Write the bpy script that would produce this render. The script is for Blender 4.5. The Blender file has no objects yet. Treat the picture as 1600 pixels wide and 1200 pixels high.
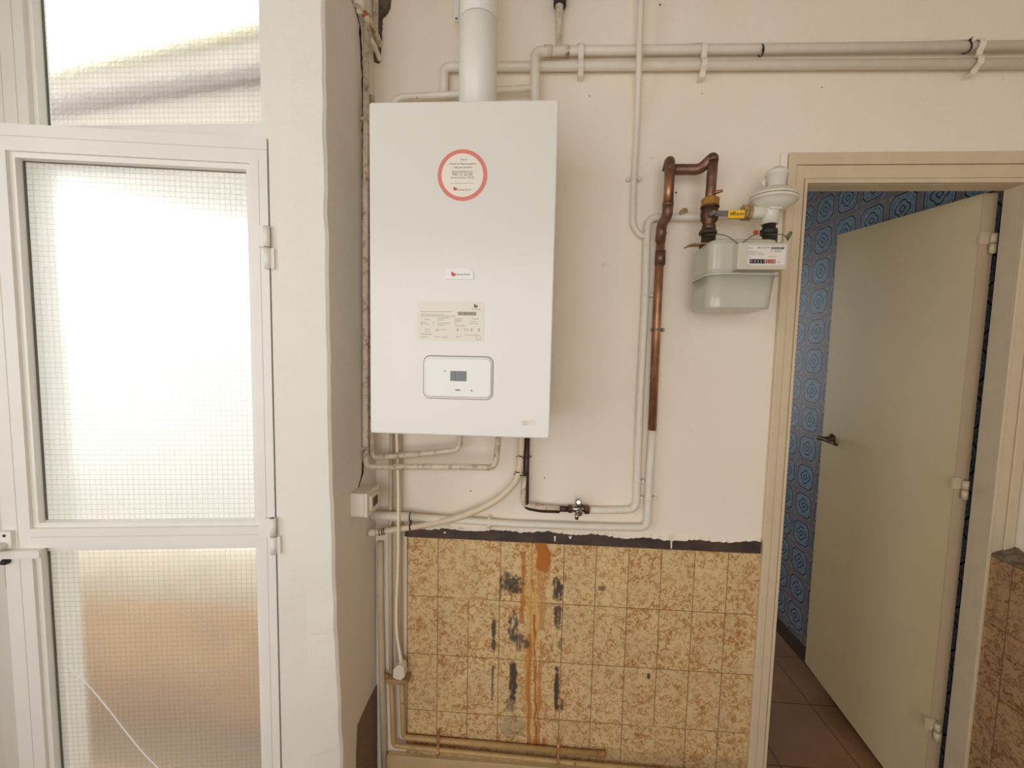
import bpy, math, random
import numpy as np
from mathutils import Vector
random.seed(7)
PI = math.pi
SC = bpy.context.scene
COL = SC.collection

# ------------------------------------------------------------------ camera
F_PX = 647.0
YAW, PITCH, ROLL = -0.05951, 0.073904, 0.020817
CAM = Vector((0.12295, -1.26962, 1.53793))

def cam_axes():
    cy, sy = math.cos(YAW), math.sin(YAW)
    f = Vector((sy, cy, 0)); r = Vector((cy, -sy, 0)); u = Vector((0, 0, 1))
    cp, sp = math.cos(PITCH), math.sin(PITCH)
    f2 = f * cp - u * sp; u2 = u * cp + f * sp
    cr, sr = math.cos(ROLL), math.sin(ROLL)
    return r * cr + u2 * sr, u2 * cr - r * sr, f2
AX_R, AX_U, AX_F = cam_axes()

def ray(px, py):
    return AX_R * ((px - 800) / F_PX) + AX_U * ((600 - py) / F_PX) + AX_F
def at(px, py, y=0.0):
    """point of the plane at depth y seen at that place of the photograph"""
    d = ray(px, py); return CAM + d * ((y - CAM.y) / d.y)
def at_x(px, py, x):
    d = ray(px, py); return CAM + d * ((x - CAM.x) / d.x)

cam_d = bpy.data.cameras.new('camera'); cam = bpy.data.objects.new('camera', cam_d); COL.objects.link(cam)
cam_d.sensor_width = 36; cam_d.lens = F_PX / 1600 * 36; cam_d.clip_start = 0.02
M = cam.matrix_world.copy()
for i in range(3):
    M[i][0] = AX_R[i]; M[i][1] = AX_U[i]; M[i][2] = -AX_F[i]; M[i][3] = CAM[i]
cam.matrix_world = M
SC.camera = cam
SC.view_settings.view_transform = 'Standard'
SC.view_settings.look = 'None'
SC.view_settings.gamma = 1
SC.view_settings.use_curve_mapping = False
SC.view_settings.exposure = 0.0

# ------------------------------------------------------------------ materials
def lin(c):
    c = c / 255.0
    return c / 12.92 if c <= 0.04045 else ((c + 0.055) / 1.055) ** 2.4
def rgb(r, g, b): return (lin(r), lin(g), lin(b), 1.0)

class NT:
    """small helper to write node graphs"""
    def __init__(s, name):
        s.m = bpy.data.materials.new(name); s.m.use_nodes = True
        s.t = s.m.node_tree; s.n = s.t.nodes; s.l = s.t.links
        s.b = s.n['Principled BSDF']
        s.co = None
    def node(s, typ, **kw):
        n = s.n.new(typ)
        for k, v in kw.items(): setattr(n, k, v)
        return n
    def inp(s, sock, v):
        if hasattr(v, 'is_output'): s.l.new(v, sock)
        else: sock.default_value = v
    def pos(s):
        if s.co is None: s.co = s.node('ShaderNodeNewGeometry').outputs['Position']
        return s.co
    def xyz(s):
        n = s.node('ShaderNodeSeparateXYZ'); s.l.new(s.pos(), n.inputs[0]); return n.outputs
    def math(s, op, a, b=0.0, c=0.0, clamp=False):
        n = s.node('ShaderNodeMath', operation=op); n.use_clamp = clamp
        s.inp(n.inputs[0], a); s.inp(n.inputs[1], b); s.inp(n.inputs[2], c); return n.outputs[0]
    def noise(s, scale, detail=3, rough=0.5, vec=None, dist=0.0):
        n = s.node('ShaderNodeTexNoise'); s.l.new(vec or s.pos(), n.inputs['Vector'])
        n.inputs['Scale'].default_value = scale; n.inputs['Detail'].default_value = detail
        n.inputs['Roughness'].default_value = rough; n.inputs['Distortion'].default_value = dist
        return n.outputs['Fac']
    def ramp(s, fac, a, b):
        n = s.node('ShaderNodeMapRange'); s.inp(n.inputs[0], fac); n.interpolation_type = 'SMOOTHSTEP'
        n.inputs[1].default_value = a; n.inputs[2].default_value = b; return n.outputs[0]
    def mix(s, fac, a, b):
        n = s.node('ShaderNodeMix'); n.data_type = 'RGBA'
        s.inp(n.inputs[0], fac); s.inp(n.inputs[6], a); s.inp(n.inputs[7], b); return n.outputs[2]
    def color(s, v): s.inp(s.b.inputs['Base Color'], v)
    def rough(s, v): s.inp(s.b.inputs['Roughness'], v)
    def bump(s, h, strength=0.3, dist=0.01):
        n = s.node('ShaderNodeBump'); s.l.new(h, n.inputs['Height'])
        n.inputs['Strength'].default_value = strength; n.inputs['Distance'].default_value = dist
        s.l.new(n.outputs[0], s.b.inputs['Normal'])
    def set(s, **kw):
        for k, v in kw.items(): s.b.inputs[k.replace('_', ' ')].default_value = v
        return s

def plain(name, c, rough=0.6, metal=0.0, var=0.0, scale=60, dirt=None, bump=0.0, spec=None, coat=0.0):
    t = NT(name); t.rough(rough); t.b.inputs['Metallic'].default_value = metal
    if spec is not None: t.b.inputs['Specular IOR Level'].default_value = spec
    if coat: t.b.inputs['Coat Weight'].default_value = coat; t.b.inputs['Coat Roughness'].default_value = 0.05
    col = rgb(*c)
    if var or dirt:
        nz = t.noise(scale, 4, 0.6)
        dark = tuple(x * (1 - var) for x in col[:3]) + (1,)
        o = t.mix(t.ramp(nz, 0.35, 0.65), dark, col)
        if dirt:
            dn = t.noise(dirt[2], 5, 0.7)
            o = t.mix(t.ramp(dn, dirt[1], dirt[1] + (dirt[3] if len(dirt) > 3 else 0.08)), o, rgb(*dirt[0]))
        t.color(o)
    else: t.color(col)
    if bump: t.bump(t.noise(scale * 1.5, 4, 0.6), bump, 0.002)
    return t.m

def plaster(name, c, c2, specks=True, b=0.25):
    t = NT(name); t.rough(0.75); t.b.inputs['Specular IOR Level'].default_value = 0.3
    o = t.mix(t.ramp(t.noise(2.2, 4, 0.6), 0.3, 0.7), rgb(*c), rgb(*c2))
    if specks:
        v = t.node('ShaderNodeTexVoronoi'); t.l.new(t.pos(), v.inputs['Vector']); v.inputs['Scale'].default_value = 9
        k = t.math('MULTIPLY', t.math('LESS_THAN', v.outputs['Distance'], 0.028), t.ramp(t.noise(5, 2), 0.5, 0.6))
        o = t.mix(k, o, rgb(120, 105, 88))
        o = t.mix(t.math('MULTIPLY', t.ramp(t.noise(14, 6, 0.75), 0.62, 0.75), 0.35), o, rgb(165, 150, 128))
    t.color(o)
    h = t.math('ADD', t.math('MULTIPLY', t.noise(55, 5, 0.65), 0.5), t.noise(9, 3, 0.5))
    t.bump(h, b, 0.012)
    return t.m

MAT = {}
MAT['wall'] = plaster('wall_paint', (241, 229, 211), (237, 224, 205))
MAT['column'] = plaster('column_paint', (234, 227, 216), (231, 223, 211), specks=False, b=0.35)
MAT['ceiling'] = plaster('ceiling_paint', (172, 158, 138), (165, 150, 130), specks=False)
MAT['alu'] = plain('painted_aluminium', (236, 231, 221), 0.42, var=0.03, scale=8)
MAT['alu_groove'] = plain('frame_joint', (204, 195, 178), 0.7)
MAT['gasket'] = plain('glazing_gasket', (104, 100, 88), 0.8)
MAT['casing'] = plain('cream_door_paint', (214, 194, 162), 0.45, var=0.05, scale=20, bump=0.05)
MAT['leaf'] = plain('cream_door_leaf', (224, 202, 156), 0.5, var=0.03, scale=6)
MAT['leaf_edge'] = plain('cream_door_edge', (206, 181, 146), 0.5, var=0.05, scale=15)
MAT['pipe'] = plain('painted_pipe', (230, 220, 203), 0.42, var=0.05, scale=30, dirt=((168, 145, 112), 0.66, 34), bump=0.12)
MAT['pipe_dirty'] = plain('grimy_painted_pipe', (218, 202, 178), 0.5, var=0.12, scale=40, dirt=((138, 108, 72), 0.47, 48, 0.25), bump=0.2)
MAT['pipe_grey'] = plain('grey_painted_pipe', (212, 195, 168), 0.5, var=0.08, scale=30, dirt=((150, 130, 104), 0.64, 30), bump=0.12)
MAT['pipe_tan'] = plain('yellowed_pipe', (190, 155, 100), 0.42, var=0.12, scale=30, dirt=((128, 80, 40), 0.62, 40), bump=0.12)
MAT['boiler'] = plain('white_enamel', (226, 220, 210), 0.22, spec=0.5)
MAT['panel'] = plain('panel_plastic', (229, 227, 216), 0.18)
MAT['ring'] = plain('panel_groove', (150, 142, 128), 0.5)
MAT['screen'] = plain('dark_display', (98, 96, 98), 0.12)
MAT['flue'] = plain('white_flue_enamel', (228, 223, 212), 0.35)
MAT['sticker'] = plain('sticker_paper', (234, 224, 206), 0.6)
MAT['sticker_red'] = plain('sticker_red', (219, 126, 112), 0.6)
MAT['ink'] = plain('print_ink', (108, 98, 88), 0.7)
MAT['ink_soft'] = plain('pale_print', (172, 160, 140), 0.7)
MAT['ink_dark'] = plain('black_ink', (38, 33, 30), 0.6)
MAT['logo_red'] = plain('logo_red', (205, 74, 70), 0.5)
MAT['logo_grey'] = plain('logo_grey', (110, 98, 86), 0.5)
MAT['label_cream'] = plain('label_cream', (232, 224, 207), 0.6)
MAT['copper'] = plain('copper', (186, 136, 100), 0.42, metal=0.75, var=0.35, scale=26)
MAT['copper_dark'] = plain('tarnished_copper', (140, 104, 84), 0.45, metal=0.65, var=0.35, scale=30)
MAT['brass'] = plain('brass', (188, 138, 66), 0.35, metal=0.9, var=0.2, scale=60)
MAT['bronze'] = plain('dark_bronze', (112, 80, 60), 0.45, metal=0.7, var=0.4, scale=60)
MAT['black_iron'] = plain('black_iron', (74, 64, 50), 0.55, metal=0.3, var=0.3, scale=60)
MAT['chrome'] = plain('chrome', (165, 160, 152), 0.22, metal=1.0)
MAT['steel'] = plain('zinc_steel', (150, 145, 138), 0.35, metal=0.9, var=0.2, scale=80)
MAT['yellow'] = plain('yellow_vinyl', (236, 186, 34), 0.4)
MAT['meter'] = plain('meter_enamel', (190, 187, 168), 0.26, coat=0.3)
MAT['counter'] = plain('meter_index_plastic', (202, 192, 172), 0.4)
MAT['meter_label'] = plain('meter_label', (226, 215, 205), 0.35)
MAT['regulator'] = plain('regulator_paint', (222, 214, 198), 0.38, var=0.03, scale=30)
MAT['rubber'] = plain('black_rubber', (40, 37, 34), 0.6)
MAT['tie'] = plain('black_nylon', (28, 22, 20), 0.45)
MAT['dark_sleeve'] = plain('dark_insulation', (58, 48, 40), 0.9, bump=0.3)
MAT['brown_pipe'] = plain('dark_brown_pipe', (66, 45, 36), 0.4, var=0.3, scale=30)
MAT['rust'] = plain('rusted_metal', (178, 124, 74), 0.8, var=0.4, scale=60, dirt=((196, 160, 112), 0.55, 60), bump=0.3)
MAT['plastic_white'] = plain('old_white_plastic', (226, 215, 198), 0.45, var=0.03)
MAT['cable'] = plain('cream_cable', (246, 230, 204), 0.5)
MAT['hole'] = plain('socket_recess', (95, 80, 64), 0.8)
MAT['green_wire'] = plain('green_wire', (62, 92, 58), 0.5)
MAT['seal_red'] = plain('red_seal', (176, 60, 36), 0.5)
MAT['strap'] = plain('rusty_bracket', (176, 140, 96), 0.6, var=0.3, scale=50)
MAT['hose'] = plain('cream_hose', (224, 205, 178), 0.45, var=0.06, scale=20)
MAT['hose_end'] = plain('copper_joint', (190, 118, 74), 0.5, metal=0.4)
MAT['cavity'] = plain('broken_plaster', (112, 96, 80), 0.95, var=0.55, scale=50, bump=0.8)
MAT['cavity_dark'] = plain('dark_cavity', (40, 34, 34), 0.95, var=0.3)
MAT['bare'] = plain('bare_render', (134, 112, 92), 0.95, var=0.2, scale=90, bump=0.5)
MAT['border'] = NT('dark_border_tile')
_t = MAT['border']; _x = _t.xyz()
_t.color(_t.mix(_t.ramp(_t.noise(14, 5, 0.7), 0.35, 0.7), rgb(58, 48, 46), rgb(84, 66, 54))); _t.rough(0.45)
_t.bump(_t.noise(60, 4), 0.15, 0.002); MAT['border'] = _t.m
MAT['chip'] = plain('white_plaster_chip', (226, 214, 196), 0.8)
MAT['ledge'] = plain('ledge_plaster', (140, 118, 96), 0.9, var=0.45, scale=40, bump=0.5)
MAT['skirt'] = plain('tan_skirting_tile', (198, 172, 128), 0.35, var=0.1, scale=12)
MAT['dark_skirt'] = plain('dark_skirting', (74, 54, 42), 0.4, var=0.2)
MAT['crack'] = plain('glass_crack', (240, 240, 238), 0.3)
MAT['parapet'] = plain('tan_render', (148, 116, 82), 0.9, var=0.25, scale=3)
MAT['garden_wall'] = plain('white_garden_wall', (226, 222, 216), 0.9, var=0.15, scale=4)
MAT['fascia'] = plain('weathered_fascia', (166, 158, 146), 0.8, var=0.12, scale=6)
MAT['fascia_edge'] = plain('mossy_edge', (178, 168, 136), 0.9, var=0.3, scale=30)
MAT['fascia_dark'] = plain('fascia_eave_shadow', (120, 104, 96), 0.7, var=0.2, scale=10)  # darker fascia tone that carries the eave shadow
MAT['terrace'] = plain('terrace_tile', (128, 106, 82), 0.7, var=0.1)
MAT['floor'] = plain('floor_tile', (150, 112, 80), 0.35, var=0.15, scale=6)
MAT['hall_wall'] = plain('hall_paint', (170, 168, 160), 0.8)

# --- printed brown-veined wall tiles (10 x 20 cm), stains come with the tile as vertex data
def tile_mat(name, axis, u0, z0, du, dz, base, vein, stains):
    t = NT(name); X = t.xyz()
    u = X[0] if axis == 'x' else X[1]; z = X[2]
    fu = t.math('FRACT', t.math('DIVIDE', t.math('SUBTRACT', u, u0 - 50 * du), du))
    fz = t.math('FRACT', t.math('DIVIDE', t.math('SUBTRACT', z, z0 - 50 * dz), dz))
    iu = t.math('FLOOR', t.math('DIVIDE', t.math('SUBTRACT', u, u0 - 50 * du), du))
    iz = t.math('FLOOR', t.math('DIVIDE', t.math('SUBTRACT', z, z0 - 50 * dz), dz))
    eu = t.math('MULTIPLY', t.math('SUBTRACT', 0.5, t.math('ABSOLUTE', t.math('SUBTRACT', fu, 0.5))), du)
    ez = t.math('MULTIPLY', t.math('SUBTRACT', 0.5, t.math('ABSOLUTE', t.math('SUBTRACT', fz, 0.5))), dz)
    # a jump of the print from tile to tile
    cm = t.node('ShaderNodeCombineXYZ'); t.inp(cm.inputs[0], t.math('MULTIPLY', iu, 3.17)); t.inp(cm.inputs[1], t.math('MULTIPLY', iz, 5.71)); cm.inputs[2].default_value = 0.3
    va = t.node('ShaderNodeVectorMath', operation='ADD'); t.l.new(t.pos(), va.inputs[0]); t.l.new(cm.outputs[0], va.inputs[1])
    P = va.outputs[0]
    def curl(scale, w, g0, g1, gs, dist):
        n = t.noise(scale, 2, 0.55, P, dist); l = t.math('SUBTRACT', 1.0, t.ramp(t.math('ABSOLUTE', t.math('SUBTRACT', n, 0.5)), w * 0.35, w))
        return t.math('MULTIPLY', l, t.ramp(t.noise(gs, 2, 0.5, P), g0, g1))
    big = t.ramp(t.noise(13, 3, 0.6, P), 0.36, 0.64)
    k = t.math('MAXIMUM', curl(42, 0.058, 0.39, 0.52, 60, 0.9), t.math('MULTIPLY', curl(64, 0.068, 0.46, 0.57, 45, 0.6), 0.9))
    k = t.math('MULTIPLY', k, t.math('ADD', 0.55, t.math('MULTIPLY', big, 0.45)))
    o = t.mix(t.ramp(t.noise(7, 3, 0.5, P), 0.3, 0.7), rgb(*base), rgb(*[c * 0.95 for c in base]))
    o = t.mix(t.math('MULTIPLY', big, 0.18), o, rgb(*[(a * 0.55 + b * 0.45) for a, b in zip(base, vein)]))
    o = t.mix(t.math('MULTIPLY', k, 0.95, clamp=True), o, rgb(*vein))
    # joints
    ju = t.math('LESS_THAN', eu, 0.0012); jz = t.math('LESS_THAN', ez, 0.0012)
    wn = t.node('ShaderNodeTexWhiteNoise', noise_dimensions='2D'); cw = t.node('ShaderNodeCombineXYZ')
    t.inp(cw.inputs[0], t.math('FLOOR', t.math('ADD', t.math('DIVIDE', t.math('SUBTRACT', u, u0 - 50 * du), du), 0.5))); t.inp(cw.inputs[1], iz)
    t.l.new(cw.outputs[0], wn.inputs[0])
    jc = t.mix(t.math('GREATER_THAN', wn.outputs[0], 0.96), rgb(106, 76, 42), rgb(214, 186, 138))
    j = t.math('MAXIMUM', ju, jz)
    o = t.mix(t.math('MULTIPLY', j, 0.85), o, jc)
    if stains:
        at_ = t.node('ShaderNodeAttribute', attribute_name='stain'); sp = t.node('ShaderNodeSeparateColor'); t.l.new(at_.outputs['Color'], sp.inputs[0])
        streak = t.math('ADD', 0.0, sp.outputs[0])
        o = t.mix(t.math('MULTIPLY', sp.outputs[2], 0.6), o, rgb(212, 164, 84))
        o = t.mix(streak, o, rgb(176, 102, 30))
        o = t.mix(sp.outputs[1], o, rgb(64, 54, 54))
    t.color(o); t.rough(0.33)
    h = t.math('ADD', t.math('MULTIPLY', t.math('SUBTRACT', 1.0, j), 1.0), t.math('MULTIPLY', t.noise(20, 3), 0.25))
    t.bump(h, 0.2, 0.003)
    return t.m
TILE_U0, TILE_Z0, TILE_H = -0.1774, 0.7501, 0.19545
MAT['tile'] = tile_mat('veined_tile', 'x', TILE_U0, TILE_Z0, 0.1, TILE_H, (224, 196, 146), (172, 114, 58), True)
MAT['tile_side_shaded'] = tile_mat('veined_tile_side_shaded', 'y', -0.071, 0.585, 0.1, TILE_H, (186, 150, 108), (122, 82, 46), False)  # darker copy of the tile, the side wall's weaker light put into colour

# --- blue patterned tiles of the next room
def blue_tiles():
    t = NT('blue_patterned_tile'); X = t.xyz(); s = 0.15
    p = t.math('SUBTRACT', t.math('FRACT', t.math('DIVIDE', t.math('ADD', X[1], 30 * s + 0.05), s)), 0.5)
    q = t.math('SUBTRACT', t.math('FRACT', t.math('DIVIDE', t.math('ADD', X[2], 30 * s + 0.045), s)), 0.5)
    ap, aq = t.math('ABSOLUTE', p), t.math('ABSOLUTE', q)
    o8 = t.math('MAXIMUM', t.math('MAXIMUM', ap, aq), t.math('MULTIPLY', t.math('ADD', ap, aq), 0.615))
    r = t.math('SQRT', t.math('ADD', t.math('MULTIPLY', p, p), t.math('MULTIPLY', q, q)))
    ang = t.math('ARCTAN2', q, p)
    lob = t.math('DIVIDE', r, t.math('ADD', 1.0, t.math('MULTIPLY', t.math('ABSOLUTE', t.math('COSINE', t.math('MULTIPLY', ang, 2.0))), 0.35)))
    def band(v, a, w): return t.math('LESS_THAN', t.math('ABSOLUTE', t.math('SUBTRACT', v, a)), w)
    blue = t.mix(t.ramp(t.noise(120, 3, 0.6), 0.35, 0.62), rgb(114, 142, 168), rgb(154, 176, 194))
    o = t.mix(t.ramp(t.noise(60, 3), 0.3, 0.7), rgb(146, 140, 150), rgb(164, 157, 164))
    mid = t.math('MULTIPLY', t.math('LESS_THAN', t.math('MINIMUM', ap, aq), 0.33), t.math('GREATER_THAN', t.math('MAXIMUM', ap, aq), 0.44))
    o = t.mix(t.math('MULTIPLY', band(t.math('MAXIMUM', ap, aq), 0.455, 0.010), 0.6), o, rgb(92, 84, 96))
    o = t.mix(t.math('LESS_THAN', o8, 0.40), o, blue)
    dark = rgb(34, 46, 72)
    for v, a, w in ((o8, 0.392, 0.017), (lob, 0.170, 0.016), (lob, 0.062, 0.016)):
        o = t.mix(band(v, a, w), o, dark)
    o = t.mix(t.math('MULTIPLY', band(o8, 0.31, 0.010), t.math('MULTIPLY', t.ramp(t.noise(70, 2), 0.45, 0.55), 0.8)), o, rgb(54, 76, 104))
    o = t.mix(t.math('GREATER_THAN', t.math('MAXIMUM', ap, aq), 0.493), o, rgb(80, 76, 80))
    t.color(o); t.rough(0.5); return t.m
MAT['blue'] = blue_tiles()

def brown_floor():
    t = NT('brown_floor_tile'); X = t.xyz(); s = 0.30
    a = t.math('MULTIPLY', t.math('ABSOLUTE', t.math('SUBTRACT', t.math('FRACT', t.math('DIVIDE', t.math('ADD', X[0], 9.12), s)), 0.5)), s)
    b = t.math('MULTIPLY', t.math('ABSOLUTE', t.math('SUBTRACT', t.math('FRACT', t.math('DIVIDE', t.math('ADD', X[1], 9.05), s)), 0.5)), s)
    j = t.math('GREATER_THAN', t.math('MAXIMUM', a, b), 0.5 * s - 0.002)
    o = t.mix(t.ramp(t.noise(5, 4, 0.6), 0.3, 0.7), rgb(150, 110, 78), rgb(134, 96, 68))
    t.color(t.mix(j, o, rgb(70, 48, 34))); t.rough(0.35); return t.m
MAT['hall_floor'] = brown_floor()

# --- wired glass: a pane whose wire grid is part of the glass
def wired_glass(name, udir, rough, haze, pitch=0.0127, wire=0.00032, tint=(0.95, 0.955, 0.94)):
    t = NT(name); X = t.xyz()
    u = t.math('ADD', t.math('MULTIPLY', X[0], udir[0]), t.math('MULTIPLY', X[1], udir[1]))
    gu = t.math('MULTIPLY', t.math('ABSOLUTE', t.math('SUBTRACT', t.math('FRACT', t.math('DIVIDE', t.math('ADD', u, 20 * pitch), pitch)), 0.5)), pitch)
    gz = t.math('MULTIPLY', t.math('ABSOLUTE', t.math('SUBTRACT', t.math('FRACT', t.math('DIVIDE', X[2], pitch)), 0.5)), pitch)
    w = t.math('LESS_THAN', t.math('MINIMUM', gu, gz), wire)
    g = t.node('ShaderNodeBsdfRefraction' if False else 'ShaderNodeBsdfGlass'); g.inputs['Color'].default_value = (*tint, 1); g.inputs['Roughness'].default_value = rough; g.inputs['IOR'].default_value = 1.45
    bm = t.node('ShaderNodeBump'); t.l.new(t.noise(60, 3), bm.inputs['Height']); bm.inputs['Strength'].default_value = 0.035; bm.inputs['Distance'].default_value = 0.004
    t.l.new(bm.outputs[0], g.inputs['Normal'])
    tr = t.node('ShaderNodeBsdfTranslucent'); tr.inputs['Color'].default_value = (0.85, 0.86, 0.84, 1)
    m1 = t.node('ShaderNodeMixShader'); m1.inputs[0].default_value = haze; t.l.new(g.outputs[0], m1.inputs[1]); t.l.new(tr.outputs[0], m1.inputs[2])
    d = t.node('ShaderNodeBsdfDiffuse'); d.inputs['Color'].default_value = rgb(150, 148, 136)
    m2 = t.node('ShaderNodeMixShader'); t.l.new(t.math('MULTIPLY', w, 0.4), m2.inputs[0]); t.l.new(m1.outputs[0], m2.inputs[1]); t.l.new(d.outputs[0], m2.inputs[2])
    t.l.new(m2.outputs[0], t.n['Material Output'].inputs['Surface'])
    return t.m

# ------------------------------------------------------------------ mesh building
class MB:
    def __init__(s): s.v = []; s.f = []; s.sm = []
    def add(s, vs, fs, smooth=False):
        o = len(s.v); s.v += [tuple(v) for v in vs]
        for f in fs: s.f.append(tuple(i + o for i in f)); s.sm.append(smooth)
        return s
    def box(s, x0, x1, y0, y1, z0, z1):
        vs = [(x, y, z) for x in (x0, x1) for y in (y0, y1) for z in (z0, z1)]
        return s.add(vs, [(0, 1, 3, 2), (4, 6, 7, 5), (0, 4, 5, 1), (2, 3, 7, 6), (0, 2, 6, 4), (1, 5, 7, 3)])
    def prism(s, pts, d, smooth=False):
        """closed polygon of 3D points pushed along d"""
        n = len(pts); d = Vector(d); a = [Vector(p) for p in pts]; b = [p + d for p in a]
        fs = [(i, (i + 1) % n, n + (i + 1) % n, n + i) for i in range(n)]
        s.add(a + b, fs, smooth)
        s.add(a, [tuple(range(n))[::-1]]); s.add(b, [tuple(range(n))]); return s
    def rbox(s, x0, x1, y0, y1, z0, z1, r=0.004, n=3, axis='y'):
        """box with rounded outline seen along axis plus a softened front/back rim"""
        def outline(rr, ins):
            A = []
            if axis == 'y': a0, a1, b0, b1 = x0 + ins, x1 - ins, z0 + ins, z1 - ins
            elif axis == 'z': a0, a1, b0, b1 = x0 + ins, x1 - ins, y0 + ins, y1 - ins
            else: a0, a1, b0, b1 = y0 + ins, y1 - ins, z0 + ins, z1 - ins
            for cx, cz, st in ((a1 - rr, b1 - rr, 0), (a0 + rr, b1 - rr, 1), (a0 + rr, b0 + rr, 2), (a1 - rr, b0 + rr, 3)):
                for k in range(n + 1):
                    t = (st + k / n) * PI / 2; A.append((cx + rr * math.cos(t), cz + rr * math.sin(t)))
            return A
        lo, hi = {'y': (y0, y1), 'z': (z0, z1), 'x': (x0, x1)}[axis]
        e = min(r * 0.5, (hi - lo) * 0.3)
        rings = [(lo, e), (lo + e * 0.3, e * 0.3), (lo + e, 0), (hi - e, 0), (hi - e * 0.3, e * 0.3), (hi, e)]
        base = len(s.v); m = None
        for c, ins in rings:
            o = outline(max(r - ins, 1e-4), ins); m = len(o)
            for a, b in o: s.v.append({'y': (a, c, b), 'z': (a, b, c), 'x': (c, a, b)}[axis])
        for k in range(len(rings) - 1):
            for i in range(m):
                j = (i + 1) % m
                s.f.append((base + k * m + i, base + k * m + j, base + (k + 1) * m + j, base + (k + 1) * m + i)); s.sm.append(False)
        s.f.append(tuple(base + i for i in range(m))[::-1]); s.sm.append(False)
        s.f.append(tuple(base + (len(rings) - 1) * m + i for i in range(m))); s.sm.append(False)
        return s
    def tube(s, path, r, n=14, cap=True):
        P = [Vector(p) for p in path]
        R = r if isinstance(r, (list, tuple)) else [r] * len(P)
        T = []
        for i in range(len(P)):
            a = P[max(i - 1, 0)]; b = P[min(i + 1, len(P) - 1)]
            d = (b - a); T.append(d.normalized() if d.length > 1e-9 else Vector((0, 0, 1)))
        up = Vector((0, 0, 1)) if abs(T[0].z) < 0.9 else Vector((1, 0, 0))
        N = T[0].cross(up).normalized(); base = len(s.v)
        for i in range(len(P)):
            N = (N - T[i] * N.dot(T[i])).normalized(); B = T[i].cross(N)
            for k in range(n):
                t = 2 * PI * k / n; s.v.append(tuple(P[i] + (N * math.cos(t) + B * math.sin(t)) * R[i]))
        for i in range(len(P) - 1):
            for k in range(n):
                j = (k + 1) % n
                s.f.append((base + i * n + k, base + i * n + j, base + (i + 1) * n + j, base + (i + 1) * n + k)); s.sm.append(True)
        if cap:
            s.f.append(tuple(base + k for k in range(n))[::-1]); s.sm.append(False)
            s.f.append(tuple(base + (len(P) - 1) * n + k for k in range(n))); s.sm.append(False)
        return s
    def lathe(s, c, prof, n=32, axis=(0, 0, 1)):
        """prof: (radius, height along the axis)"""
        ax = Vector(axis).normalized(); c = Vector(c)
        up = Vector((0, 0, 1)) if abs(ax.z) < 0.9 else Vector((1, 0, 0))
        N = ax.cross(up).normalized(); B = ax.cross(N); base = len(s.v); m = len(prof)
        for r, h in prof:
            for k in range(n):
                t = 2 * PI * k / n; s.v.append(tuple(c + ax * h + (N * math.cos(t) + B * math.sin(t)) * max(r, 1e-5)))
        for i in range(m - 1):
            for k in range(n):
                j = (k + 1) % n
                s.f.append((base + i * n + k, base + i * n + j, base + (i + 1) * n + j, base + (i + 1) * n + k)); s.sm.append(n > 8)
        s.f.append(tuple(base + k for k in range(n))[::-1]); s.sm.append(False)
        s.f.append(tuple(base + (m - 1) * n + k for k in range(n))); s.sm.append(False)
        return s
    def ring(s, c, R, r, axis, n=20, m=8, squash=1.0):
        ax = Vector(axis).normalized(); c = Vector(c)
        up = Vector((0, 0, 1)) if abs(ax.z) < 0.9 else Vector((1, 0, 0))
        N = ax.cross(up).normalized(); B = ax.cross(N); base = len(s.v)
        for i in range(n):
            t = 2 * PI * i / n; d = N * math.cos(t) + B * math.sin(t)
            for k in range(m):
                q = 2 * PI * k / m; s.v.append(tuple(c + d * (R + r * math.cos(q)) + ax * (r * squash * math.sin(q))))
        for i in range(n):
            for k in range(m):
                i2, k2 = (i + 1) % n, (k + 1) % m
                s.f.append((base + i * m + k, base + i2 * m + k, base + i2 * m + k2, base + i * m + k2)); s.sm.append(True)
        return s
    def text(s, body, c, size, depth_y, align='CENTER', squeeze=1.0, ax=None, az=None):
        """flat lettering facing the room; c = (x, z) of its baseline anchor"""
        cu = bpy.data.curves.new('lettering', 'FONT'); cu.body = body; cu.size = size; cu.align_x = align; cu.resolution_u = 2
        ob = bpy.data.objects.new('lettering', cu); COL.objects.link(ob)
        dg = bpy.context.evaluated_depsgraph_get(); me = bpy.data.meshes.new_from_object(ob.evaluated_get(dg))
        vs = [(c[0] + v.co.x * squeeze, depth_y, c[1] + v.co.y) for v in me.vertices]
        s.add(vs, [tuple(p.vertices) for p in me.polygons])
        bpy.data.objects.remove(ob); bpy.data.curves.remove(cu); bpy.data.meshes.remove(me); return s
    def rect(s, x0, x1, z0, z1, y, t=0.0003): return s.box(x0, x1, y - t, y, z0, z1)

def link(name, mb, mat, parent=None, kind=None, origin=None, label=None):
    me = bpy.data.meshes.new(name)
    off = Vector((0, 0, 0))
    if parent is not None:
        p = parent
        while p is not None: off += p.location; p = p.parent
    o0 = Vector(origin) if origin is not None else Vector((0, 0, 0))
    vs = [tuple(Vector(v) - off - o0) for v in mb.v]
    me.from_pydata(vs, [], mb.f); me.validate(); 
    if len(me.polygons) == len(mb.sm): me.polygons.foreach_set('use_smooth', mb.sm)
    import bmesh
    bm = bmesh.new(); bm.from_mesh(me); bmesh.ops.recalc_face_normals(bm, faces=bm.faces); bm.to_mesh(me); bm.free()
    me.materials.append(mat)
    o = bpy.data.objects.new(name, me); COL.objects.link(o); o.location = o0
    if parent is not None: o.parent = parent
    if kind: o['kind'] = kind
    if label: o['label'] = label
    return o
def struct(name, mb, mat, parent=None): return link(name, mb, mat, parent, kind=None if parent else 'structure')
def tag(o, label, cat, group=None):
    o['label'] = label; o['category'] = cat
    if group: o['group'] = group
    return o
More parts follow.
